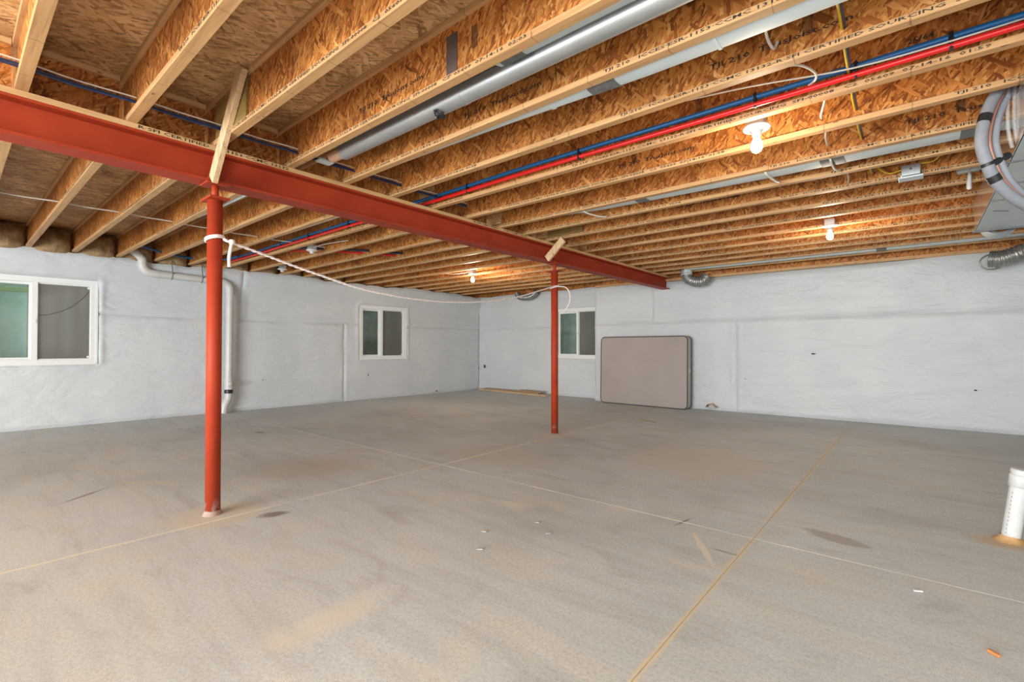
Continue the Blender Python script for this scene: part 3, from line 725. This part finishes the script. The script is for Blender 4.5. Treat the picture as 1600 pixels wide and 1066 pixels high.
MB().tube([(x, 1.652+.004*x, 2.258) for x in (-2.94, -2.79)], .036, 20).build('end_crimp', 'tan', pd)
for xx in (-1.72, -.2): MB().tube([(xx, 1.652+.004*xx, 2.258), (xx+.03, 1.652+.004*xx, 2.258)], .053, 24).build('seam_band', 'galv', pd)
pd2 = thing('round_duct', (-2.2, 1.55, 2.25), 'darker round metal pipe partly hidden behind the joist flange, above the shiny one', 'duct', 'ducts between the joists')
MB().tube([(x, 1.548, 2.375) for x in (-3.0, -1.48)], .045, 20).build('duct_body', 'galv', pd2)
MB().cbox((-3.02, 1.63, 2.245), (.07, .10, .012), .002, None, 1).build('end_plate', 'galv_flat', pd2)
# black wire bundle on the round pipe
kb = MB()
for k in range(5):
    a = random.uniform(0, 6); c = Vector((-1.87, 1.625, 2.205)); kb.tube([c+Vector((.022*math.cos(a+q*.7), .022*math.sin(a+q*.7)+.004*k, .016*math.sin(q*.9+k))) for q in range(10)], .0045, 6)
tag(kb.build('wire_bundle', 'black'), 'small black tangle of strapping under the round metal pipe', 'strap')

# ------------------------------------------------------------------ plumbing pipes, cables
def pex(x0, x1, y, z, m, label, name='water_pipe'):
    n = 40; pts = [(x0+(x1-x0)*k/n, y+.003*math.sin(k*.9), z+.004*math.sin(k*.55+y)) for k in range(n+1)]
    o = MB().tube(pts, .0135, 10).build(name, m); return tag(o, label, 'pipe', 'flexible water pipes clipped to a joist')
pex(-7.6, XR-.1, 2.672, 2.287, 'blue', 'upper of the two long pipes clipped to a joist, blue')
pex(-7.6, XR-.1, 2.668, 2.247, 'redpipe', 'lower of the two long pipes clipped to a joist, bright red')
for k, xx in enumerate((-6.0, -5.3, -4.45, -2.72, -1.68, -.62, -.20, .12)):
    o = MB().cbox((xx, 2.672, 2.267), (.016, .034, .075), .004, None, 1).build('pipe_clip', 'black')
    tag(o, 'black clip holding the blue and red pipes, %s from the left' % ORD[k], 'clip', 'clips on the blue and red pipes')
def cable(name, m, pts, r, label, cat='cable', group=None, n=6, sides=6):
    return tag(MB().tube(spline(pts, n), r, sides).build(name, m), label, cat, group)
GW = 'cables along the red beam'
for q, (mm, dz, dx, lb) in enumerate((('bluewire', 0, 0, 'dark blue cable strung through the joists just above the red beam'), ('white_cable', .016, .006, 'thin pale cable lying on the dark blue cable above the red beam'), ('bluewire', -.014, .012, 'lower dark blue cable strung just above the red beam'))):
    pts = [(-3.075+dx+.005*math.sin(y*9+q), y, 2.272+dz+.003*math.cos((y-.193)*2*math.pi/.413)) for y in np.arange(-.6, 3.1, .1)]
    cable('strung_cable', mm, pts, .0055 if mm == 'bluewire' else .004, lb, group=GW, n=2)
cable('strung_cable', 'white_cable', [(-5.73+.03*math.sin(y*2), y, 2.268+.003*math.cos((y-.2)*2*math.pi/.413)) for y in np.arange(-.3, 3.2, .1)], .007, 'white cable crossing the dim joists left of the red beam', n=2)
cable('strung_cable', 'blue', [(-7.66, 1.60, 2.32), (-7.85, 1.95, 2.29), (-7.96, 2.28, 2.285), (-7.7, 2.55, 2.27), (-7.3, 2.66, 2.29)], .014, 'blue pipe drooping through the joists above the drain pipe elbow')
GY = 'wiring through the joists near the lit bulbs'
for q, mm in enumerate(('yellow', 'bluewire')):
    pts = [(-.22+.025*math.sin(y*1.3)+.009*q, y, 2.262+.006*math.cos((y-.2)*15)+.003*q) for y in np.arange(1.7, 4.35, .08)]
    cable('strung_cable', mm, pts, .0055, ['yellow cable crossing the joists at the upper right', 'dark cable beside the yellow cable at the upper right'][q], group=GY, n=2)
cable('strung_cable', 'yellow', [(-.20, 4.25, 2.27), (-.14, 4.31, 2.235), (-.06, 4.33, 2.25), (.02, 4.33, 2.27), (.10, 4.30, 2.262), (.14, 4.20, 2.28)], .005, 'yellow cable looping into the metal wiring box', n=5)
cable('strung_cable', 'yellow', [(.02, 4.0, 2.27), (.08, 4.03, 2.235), (.16, 4.04, 2.24), (.22, 4.02, 2.29)], .005, 'short yellow loop right of the crossing yellow cable', n=5)
cable('strung_cable', 'white_cable', [(-.42, 1.93, 2.33), (-.43, 2.00, 2.27), (-.45, 2.12, 2.255), (-.45, 2.24, 2.26), (-.44, 2.27, 2.30)], .006, 'white cable end hanging past the smooth grey duct, top right', n=5)
cable('strung_cable', 'white_cable', [(-1.4, 2.30, 2.262), (-.95, 2.42, 2.264), (-.6, 2.50, 2.262), (-.2, 2.62, 2.255), (.2, 2.66, 2.262), (.6, 2.72, 2.3)], .004, 'long thin white cable crossing diagonally in front of the blue pipe', n=5)
cable('strung_cable', 'white_cable', [(-.47, 2.41, 2.262), (-.39, 2.44, 2.258), (-.345, 2.54, 2.255), (-.35, 2.62, 2.258), (-.385, 2.67, 2.262)], .0055, 'white cable loop hanging over the blue pipe', n=5)
cable('strung_cable', 'white_cable', [(-.34, 2.87, 2.30), (-.355, 2.93, 2.27), (-.385, 3.05, 2.258), (-.387, 3.10, 2.262)], .006, 'short white cable end just right of the nearest bulb', n=5)
cable('strung_cable', 'white_cable', [(-.39, 3.32, 2.29), (-.405, 3.38, 2.262), (-.41, 3.50, 2.256), (-.41, 3.57, 2.27)], .006, 'short white cable end behind the first one, right of the nearest bulb', n=5)
cable('strung_cable', 'white_cable', [(-.412, 3.60, 2.235), (-.41, 3.66, 2.196), (-.41, 3.82, 2.196), (-.40, 3.93, 2.21)], .007, 'white cable crossing under the thin middle duct, right one', n=5)
cable('strung_cable', 'white_cable', [(-.78, 3.58, 2.235), (-.78, 3.64, 2.194), (-.765, 3.82, 2.194), (-.76, 3.92, 2.21)], .009, 'white cable crossing under the thin middle duct, middle one', n=5)
cable('strung_cable', 'white_cable', [(-2.23, 3.58, 2.235), (-2.23, 3.64, 2.196), (-2.20, 3.84, 2.196), (-2.18, 3.93, 2.21)], .007, 'white cable crossing under the thin middle duct, left one', n=5)
cable('strung_cable', 'white_cable', [(-.38, 4.25, 2.29), (-.375, 4.30, 2.26), (-.385, 4.42, 2.232), (-.38, 4.5, 2.25)], .005, 'small white cable hook just left of the metal wiring box', n=5)
# metal wiring box
jb = thing('wiring_box', (-.02, 4.35, 2.18), 'small square metal wiring box fixed to a joist at the right', 'wiring box')
MB().cbox((-.02, 4.335, 2.235), (.105, .045, .075), .003, None, 1).build('box_body', 'galv', jb)
MB().cbox((-.02, 4.355, 2.187), (.135, .10, .012), .003, None, 1).build('cover_plate', 'galv_flat', jb)
MB().lathe((-.02, 4.3115, 2.24), [(.0001, 0), (.008, 0), (.008, .002), (.0001, .002)], 10, (0, -1, 0)).build('knockout', 'tape', jb)

# ------------------------------------------------------------------ lampholders
def lamp(x, y, z, label, lit, power=0, sc_=1.0, grp='bare bulb lampholders'):
    t_ = thing('ceiling_lamp', (x, y, z), label, 'lamp', grp)
    MB().cbox((x, y, z+.045), (.085, .085, .06), .006, None, 1).build('mounting_box', 'galv_flat', t_)
    MB().lathe((x, y, z), [(.0001, .014), (.066, .014), (.070, .008), (.066, .001), (.040, -.006), (.026, -.012), (.024, -.034), (.020, -.036), (.0001, -.036)], 28).build('porcelain_base', 'white', t_)
    if lit:
        MB().lathe((x, y, z-.036), [(.014, 0), (.016, -.012), (.024, -.030), (.030, -.050), (.030, -.066), (.022, -.084), (.010, -.092), (.0001, -.094)], 20).build('bulb', 'bulb', t_)
        point('bulb_light', (x, y, z-.175), power, WARM, 0.035)
    else:
        MB().lathe((x, y, z-.036), [(.012, 0), (.012, .01), (.0001, .01)], 12).build('socket_contact', 'copper', t_)
    return t_
lamp(-.66, 2.86, 2.195, 'nearest lit bare bulb in a white holder, in front of the stamped joists', True, 22)
lamp(-.64, 5.60, 2.185, 'lit bare bulb at the right, farther back than the brightest one', True, 40)
lamp(-5.50, 5.52, 2.185, 'lit bare bulb hanging left of the red beam, near the far corner', True, 58)
lamp(-5.75, 2.94, 2.205, 'empty white lampholder without a bulb, left of the beam above the rope', False)
lamp(-7.5, 3.36, 2.205, 'small round white fitting near the left wall, just above the rope', False)
# bulbs behind and beside the camera that light the near ceiling
lamp(-.9, .22-.35, 2.185, 'lit bare bulb almost overhead, outside the picture', True, 20)
cable('strung_cable', 'white_cable', [(-6.3, 5.42, 2.30), (-6.0, 5.50, 2.24), (-5.7, 5.52, 2.23), (-5.55, 5.52, 2.24)], .006, 'white cable running into the far left bulb holder', n=5)
cable('strung_cable', 'white_cable', [(-5.7, 2.93, 2.24), (-5.4, 2.96, 2.25), (-5.1, 3.05, 2.26)], .006, 'white cable leaving the empty lampholder', n=5)
# pipe group left of the beam behind the rope
cable('water_branch', 'redpipe', [(-6.5, 2.68, 2.25), (-6.1, 3.0, 2.262), (-5.7, 3.5, 2.262), (-5.4, 4.1, 2.262)], .013, 'red branch pipe slanting across the joists left of the beam', 'pipe')
cable('water_branch', 'bluewire', [(-6.3, 2.68, 2.29), (-5.95, 3.0, 2.272), (-5.55, 3.5, 2.272), (-5.25, 4.1, 2.272)], .013, 'dark blue branch pipe slanting across the joists left of the beam', 'pipe')

# ------------------------------------------------------------------ rope between the columns
rp = [(-3.185, 1.075, 1.655), (-3.18, 1.11, 1.640), (-3.19, 1.268, 1.606), (-3.2, 1.50, 1.552), (-3.2, 1.695, 1.509), (-3.2, 1.999, 1.447), (-3.2, 2.347, 1.413), (-3.2, 2.62, 1.404), (-3.2, 2.9, 1.407), (-3.2, 3.294, 1.437), (-3.2, 3.788, 1.511), (-3.2, 4.2, 1.615), (-3.195, 4.52, 1.705)]
rt = thing('rope', (-3.2, 2.8, 1.4), 'pinkish white twisted rope sagging between the two red columns', 'rope')
path = spline(rp, 40); mb = MB()
for ph in (0, math.pi):
    pts = []; L = 0
    for k, p in enumerate(path):
        if k: L += (p-path[k-1]).length
        a = L/.013*1.0+ph; pts.append(p+Vector((math.cos(a)*.0045, 0, math.sin(a)*.0045)))
    mb.tube(pts, .0055, 5)
mb.build('rope_span', 'rope', rt)
def ring(cx, cy, z, r, tilt, name='rope_loop'):
    MB().tube([(cx+r*math.cos(a), cy+r*math.sin(a), z+tilt*math.sin(a+.9)) for a in np.linspace(0, 2*math.pi, 33)], .0065, 6, False).build(name, 'rope', rt)
ring(-3.235, 1.045, 1.662, .048, .012); ring(-3.235, 1.045, 1.650, .048, .014)
MB().lathe((-3.165, 1.115, 1.622), [(.0001, 0), (.014, .004), (.019, .016), (.014, .030), (.0001, .034)], 10).build('knot', 'rope', rt)
MB().tube(spline([(-3.165, 1.115, 1.635), (-3.16, 1.105, 1.59), (-3.165, 1.10, 1.54), (-3.16, 1.10, 1.485)], 8), .0095, 7).build('rope_tail', 'rope', rt)
ring(-3.235, 4.60, 1.70, .048, .012); ring(-3.235, 4.60, 1.712, .048, .010)
MB().tube(spline([(-3.19, 4.60, 1.71), (-3.12, 4.66, 1.70), (-3.09, 4.70, 1.63), (-3.09, 4.70, 1.53), (-3.12, 4.67, 1.45), (-3.16, 4.64, 1.40)], 8), .007, 7).build('rope_tail', 'rope', rt)

# ------------------------------------------------------------------ mattress leaning on the back wall
mt = thing('mattress', (-3.66, 7.75, 0), 'taupe mattress with dark piping standing on edge against the back wall', 'mattress')
XW, HH, TH = 1.60, 1.175, .150
ang = math.radians(-2.4); lean = math.radians(1.4)
Rm = Matrix.Rotation(ang, 3, 'Z') @ Matrix.Rotation(-lean, 3, 'X')
org = Vector((-3.60, 7.675, .008))
def mloc(p): return org + Rm @ Vector(p)
def rounded_loop(w_, h_, r, n=8):
    out = []
    for cx, cz, a0 in ((w_/2-r, h_-r, 0), (-w_/2+r, h_-r, 90), (-w_/2+r, r, 180), (w_/2-r, r, 270)):
        for k in range(n+1):
            a = math.radians(a0+90*k/n); out.append((cx+r*math.cos(a), cz+r*math.sin(a)))
    return out
lp = rounded_loop(XW, HH, .07); n = len(lp)
side = MB(); rings = []
for y, e in ((0, -.004), (.02, .0), (TH/2, .006), (TH-.02, 0), (TH, -.004)):
    rings += [mloc((x*(1+e/XW*2), y, (z-HH/2)*(1+e/HH*2)+HH/2)) for x, z in lp]
side.add(rings, [(i*n+k, i*n+(k+1) % n, (i+1)*n+(k+1) % n, (i+1)*n+k) for i in range(4) for k in range(n)], True)
side.build('border', 'ticking_side', mt)
for yq, sgn, nm in ((0, -1, 'front_panel'), (TH, 1, 'back_panel')):
    p = MB(); vs = []
    K = 10
    for q in range(K+1):
        f = 1-q/K*.999; bulge = .016*(1-f**6)
        vs += [mloc((x*f, yq+sgn*(bulge+.0025*math.sin(x*f*30)*math.sin(z*22)*(1-f**3)), (z-HH/2)*f+HH/2)) for x, z in lp]
    p.add(vs, [(i*n+k, i*n+(k+1) % n, (i+1)*n+(k+1) % n, (i+1)*n+k) for i in range(K) for k in range(n)], True)
    p.build(nm, 'ticking', mt)
    loop = [mloc((x, yq, z)) for x, z in lp]; loop.append(loop[0])
    MB().tube(loop, .0085, 6, False).build('piping', 'piping', mt)
for x, z in ((XW/2+.004, .80), (XW/2+.004, .45)):
    MB().cbox(mloc((x, TH/2, z)), (.008, .10, .03), .003, Rm, 1).build('handle', 'ticking_side', mt)
MB().cbox(mloc((XW/2+.006, TH/2+.01, .62)), (.006, .05, .05), .002, Rm, 1).build('care_tag', 'white', mt)

# ------------------------------------------------------------------ lumber scraps by the far corner
def board(p0, p1, wd, th, label, m='old_wood'):
    return tag(MB().beam(p0, p1, wd, th, .002, up=(0, 0, 1)).build('scrap_board', m), label, 'board', 'scrap boards on the floor by the back wall')
board((-7.85, 8.10, .022), (-5.70, 7.83, .022), .040, .075, 'longest scrap board lying on the floor from the far corner', 'scrap_pale')
board((-7.60, 8.06, .056), (-5.95, 7.92, .054), .022, .08, 'middle scrap board resting on the longest one in the corner')
board((-6.50, 7.96, .082), (-5.90, 7.93, .080), .030, .06, 'short scrap block on top of the corner boards', 'old_wood')
# ------------------------------------------------------------------ cream drain pipe on the left wall
dp = thing('drain_pipe', (-8.02, 2.75, 0), 'cream drain pipe running along and down the left wall', 'pipe')
PX = -8.02; pr = .050
def pt(y, z, dx=0): return (PX+dx, y, z)
MB().tube([pt(1.60, 2.30, .02), pt(1.66, 2.26, .02), pt(1.71, 2.20, .01), pt(1.715, 2.14)], pr*1.05, 20).build('top_elbow', 'pvc', dp)
MB().tube(spline([pt(1.715, 2.15), pt(1.72, 2.10), pt(1.76, 2.045), pt(1.83, 2.02), pt(1.90, 2.018)], 5), pr*1.1, 20).build('elbow', 'pvc', dp)
MB().tube([pt(1.88, 2.018), pt(2.70, 1.998)], pr, 20).build('horizontal_run', 'pvc', dp)
MB().tube(spline([pt(2.62, 2.0), pt(2.69, 1.998), pt(2.765, 1.965), pt(2.80, 1.90), pt(2.802, 1.83)], 5), pr*1.1, 20).build('elbow', 'pvc', dp)
MB().tube([pt(2.802, 1.85), pt(2.795, .52)], pr, 20).build('vertical_run', 'pvc', dp)
MB().tube([pt(2.795, .53), pt(2.795, .36)], pr*1.18, 20).build('check_valve', 'pvc', dp)
MB().lathe(pt(2.795, .45, pr*1.1), [(.0001, .03), (.034, .03), (.034, 0)], 18, (1, 0, 0)).build('valve_cap', 'pvc', dp)
MB().tube([pt(2.795, .352), pt(2.795, .302)], pr*1.16, 20).build('rubber_coupling', 'black', dp)
MB().tube(spline([pt(2.795, .30), pt(2.79, .22), pt(2.745, .12), pt(2.725, .0)], 5), pr, 20).build('lower_bend', 'pvc', dp)
for yy in (2.05, 2.42, 2.66):
    z0_ = 2.018-(yy-1.88)*.0245
    MB().tube([(PX+.008, yy, ZB+.02), (PX+pr+.006, yy, z0_+.02), (PX+pr*.8, yy, z0_-pr*.7), (PX, yy, z0_-pr-.006)], .007, 6).build('hanger_strap', 'tape', dp)
# ------------------------------------------------------------------ white stub pipe on the floor, right
sp_ = thing('floor_stub_pipe', (.361, 3.565, 0), 'white stub pipe standing out of the floor at the right edge', 'pipe')
ax = Vector((.125, 0, 1)).normalized(); b0 = Vector((.361, 3.565, -.004))
MB().lathe(b0, [(.037, 0), (.037, .30)], 28, ax).build('pipe_body', 'pvc_white', sp_)
MB().lathe(b0, [(.037, .288), (.043, .290), (.044, .345), (.041, .352), (.038, .352)], 28, ax).build('coupling', 'pvc_white', sp_)
MB().lathe(b0, [(.038, .352), (.042, .362), (.042, .378), (.034, .381), (.0001, .381)], 28, ax).build('cleanout_plug', 'pvc_white', sp_)
for k in range(11):
    MB().cbox(b0+ax*(.05+k*.021)+Vector((-.024, -.0285, 0)), (.003, .002, .010), .0005, None, 1).build('printed_mark', 'pipe_print', sp_)
MB().lathe(b0, [(.075, .002), (.058, .008), (.044, .020), (.038, .034)], 24, (0, 0, 1)).build('sealant_ring', simple_noise('amber foam sealant', (0.45, 0.22, 0.07), (0.55, 0.36, 0.17), 20, 0.7), sp_)

# ------------------------------------------------------------------ big supply duct, upper right
PXL, PY0, PY1, PZ0, PZ1 = .372, 1.9, 5.47, 1.955, 2.192
pl = thing('supply_duct', (.9, 3.6, PZ0), 'big rectangular sheet metal supply duct hanging at the right edge', 'duct')
MB().box(PXL+.002, 2.0, PY0, PY1, PZ0, PZ0+.008).build('bottom_sheet', 'galv_flat', pl)
MB().box(PXL, PXL+.006, PY0, PY1, PZ0, PZ1).build('side_sheet', 'galv_shiny', pl)
MB().box(PXL, 2.0, PY1-.006, PY1, PZ0, PZ1).build('end_sheet', 'galv_flat', pl)
MB().box(2.0, 2.006, PY0, PY1, PZ0, PZ1).build('side_sheet', 'galv_flat', pl)
MB().box(PXL, 2.0, PY0, PY0+.006, PZ0, PZ1).build('end_sheet', 'galv_flat', pl)
for yy in (3.05, 3.52, 3.98, 4.38):
    MB().box(PXL-.004, 2.0, yy, yy+.012, PZ0-.006, PZ0).build('drive_cleat', 'tape', pl)
MB().box(PXL-.01, 2.0, PY1-.02, PY1+.012, PZ0-.010, PZ0+.004).build('end_flange', 'tape', pl)
for a, b_ in (((.42, 4.72), (.50, 4.78)), ((.40, 3.3), (.9, 3.9))):
    MB().tube([(a[0], a[1], PZ0-.001), (b_[0], b_[1], PZ0-.001)], .004, 5).build('crease', 'tape', pl)
MB().lathe((.53, PY1, 2.03), [(.115, 0), (.115, .24), (.10, .24), (.10, 0)], 28, (0, 1, 0)).build('round_takeoff', 'galv_flat', pl)
# reddish gas line and grey line set looped in front of it
fo = [(.46, 3.36, 2.44), (.406, 3.331, 2.372), (.335, 3.272, 2.276), (.275, 3.224, 2.153), (.246, 3.201, 2.008), (.261, 3.216, 1.901), (.307, 3.257, 1.784), (.40, 3.338, 1.690), (.52, 3.42, 1.64), (.7, 3.5, 1.62)]
ls = thing('sleeved_refrigerant_line', (.3, 3.25, 1.64), 'grey foam sleeved pipe looping down beside the big supply duct', 'pipe')
fp = spline(fo, 8)
MB().tube(fp, .0245, 14).build('foam_sleeve', 'foam', ls)
fo2 = [Vector(p)+Vector((.030, .024, .006)) for p in fo]
MB().tube(spline(fo2, 8), .008, 8).build('copper_tube', 'copper', ls)
MB().tube([p+Vector((.052, .042, .004)) for p in fp], .015, 12).build('second_sleeve', 'foam', ls)
for a, b_ in ((26, 28), (41, 42.5), (45, 47)):
    seg = [fp[int(a)], fp[int(b_)]] if b_ > a+1 else [fp[int(a)], fp[int(a)+1]]
    MB().tube(seg, .0265, 14).build('black_tape', 'black', ls)
MB().tube([fp[42]+Vector((0, 0, 0)), fp[42]+Vector((.075, .06, .05))], .018, 8).build('cable_tie', 'black', ls)
for k, (dx, lb) in enumerate(((0, 'left of two thin clear tubes hanging beside the grey sleeved pipe'), (.022, 'right of two thin clear tubes hanging beside the grey sleeved pipe'))):
    cable('clear_tube', 'film', [(.36+dx, 3.28, 2.34), (.345+dx, 3.27, 2.2), (.345+dx, 3.28, 2.05), (.36+dx, 3.30, 1.96)], .008, lb, 'tube', 'thin clear tubes')
o = MB().cbox((.30, 4.761, 2.290), (.13, .056, .05), .008, None, 1).build('metal_bracket', 'galv_flat'); tag(o, 'small grey bracket between joists just left of the supply duct', 'bracket')
o = MB().tube(spline([(.300, 4.735, 2.28), (.302, 4.735, 2.23), (.298, 4.735, 2.17), (.30, 4.735, 2.135)], 5), [.007]*4+[.012]*5+[.014]*5+[.010]*2, 8).build('plastic_tag', 'white'); tag(o, 'white plastic strip hanging just left of the supply duct', 'strip')
# ------------------------------------------------------------------ flexible foil ducts at the back wall
def flex(name, pts, r, label, ribs=26, pit=.25):
    P = spline(pts, 14); n_ = len(P); rs = [r*(1+.11*math.sin(2*math.pi*k/3.5)) for k in range(n_)]
    t_ = thing(name, (P[0].x, P[0].y, min(p.z for p in P)-r), label, 'flexible duct', 'foil ducts at the top of the back wall')
    MB().tube(P, rs, 20).build('foil_hose', 'alu_flex', t_)
    return t_
f1 = flex('foil_duct', [(-2.75, 7.50, 2.22), (-2.75, 7.49, 2.14), (-2.72, 7.50, 2.07), (-2.64, 7.56, 2.03), (-2.56, 7.64, 2.04), (-2.52, 7.70, 2.10)], .078, 'ribbed foil duct elbow beside the far end of the red beam')
MB().lathe((-2.75, 7.50, 2.13), [(.085, 0), (.085, .03), (.08, .09)], 24).build('collar', 'galv_flat', f1)
f2 = flex('foil_duct', [(1.35, 7.30, 2.17), (1.15, 7.40, 2.10), (.98, 7.50, 2.06), (.84, 7.58, 2.02), (.73, 7.60, 1.99), (.64, 7.62, 2.00)], .088, 'ribbed foil duct at the right edge, below the supply duct')
MB().tube([(.66+.10*math.cos(a), 7.62+.02*math.cos(a), 1.965+.085*math.sin(a)) for a in np.linspace(0, 2*math.pi, 25)], .009, 6, False).build('loose_ring', 'alu_flex', f2)
MB().tube([(.98, 7.36, 2.19), (.98, 7.42, 1.97), (.98, 7.46, 1.93)], .010, 6).build('hanger_strap', 'tape', f2)
f3 = flex('foil_duct', [(-6.62, 8.02, 2.16), (-6.55, 8.00, 2.10), (-6.44, 8.0, 2.07), (-6.30, 8.0, 2.07), (-6.18, 8.01, 2.11), (-6.10, 8.02, 2.18)], .062, 'dark foil duct dipping at the top of the back wall, left of the far column')
# ------------------------------------------------------------------ small litter on the slab
GC = 'pale plaster chips on the slab'
for x, y, s_, lb in ((-1.80, 1.90, .020, 'square plaster chip on the slab, leftmost of four'), (-1.66, 1.72, .020, 'square plaster chip on the slab, nearest the camera of four'), (-1.66, 2.19, .016, 'small plaster chip on the slab, farthest of four'), (-1.52, 2.10, .018, 'narrow plaster chip on the slab, rightmost of four')):
    a = random.uniform(0, 3); o = MB().cbox((x, y, .003), (s_*1.5, s_, .004), .001, Matrix.Rotation(a, 3, 'Z'), 1).build('plaster_chip', 'ticking_side'); tag(o, lb, 'chip', GC)
o = MB().cbox((.184, 2.209, .006), (.035, .012, .010), .002, Matrix.Rotation(-.7, 3, 'Z'), 1).build('wood_chip', mat('orange wood chip', (0.55, 0.22, 0.06), .7)); tag(o, 'small orange wood chip on the slab at the lower right', 'chip')
o = MB().cbox((-.003, 2.579, .004), (.032, .010, .006), .001, Matrix.Rotation(.5, 3, 'Z'), 1).build('plaster_chip', 'white'); tag(o, 'thin white chip lying alone on the right slab', 'chip')
o = MB().beam((-2.97, 6.27, .004), (-2.63, 6.05, .004), .006, .012, .001, up=(0, 0, 1)).build('thin_stick', 'old_wood'); tag(o, 'thin dark stick on the floor in front of the mattress', 'stick')
for o in bpy.data.objects:
    if '_root' in o: del o['_root']
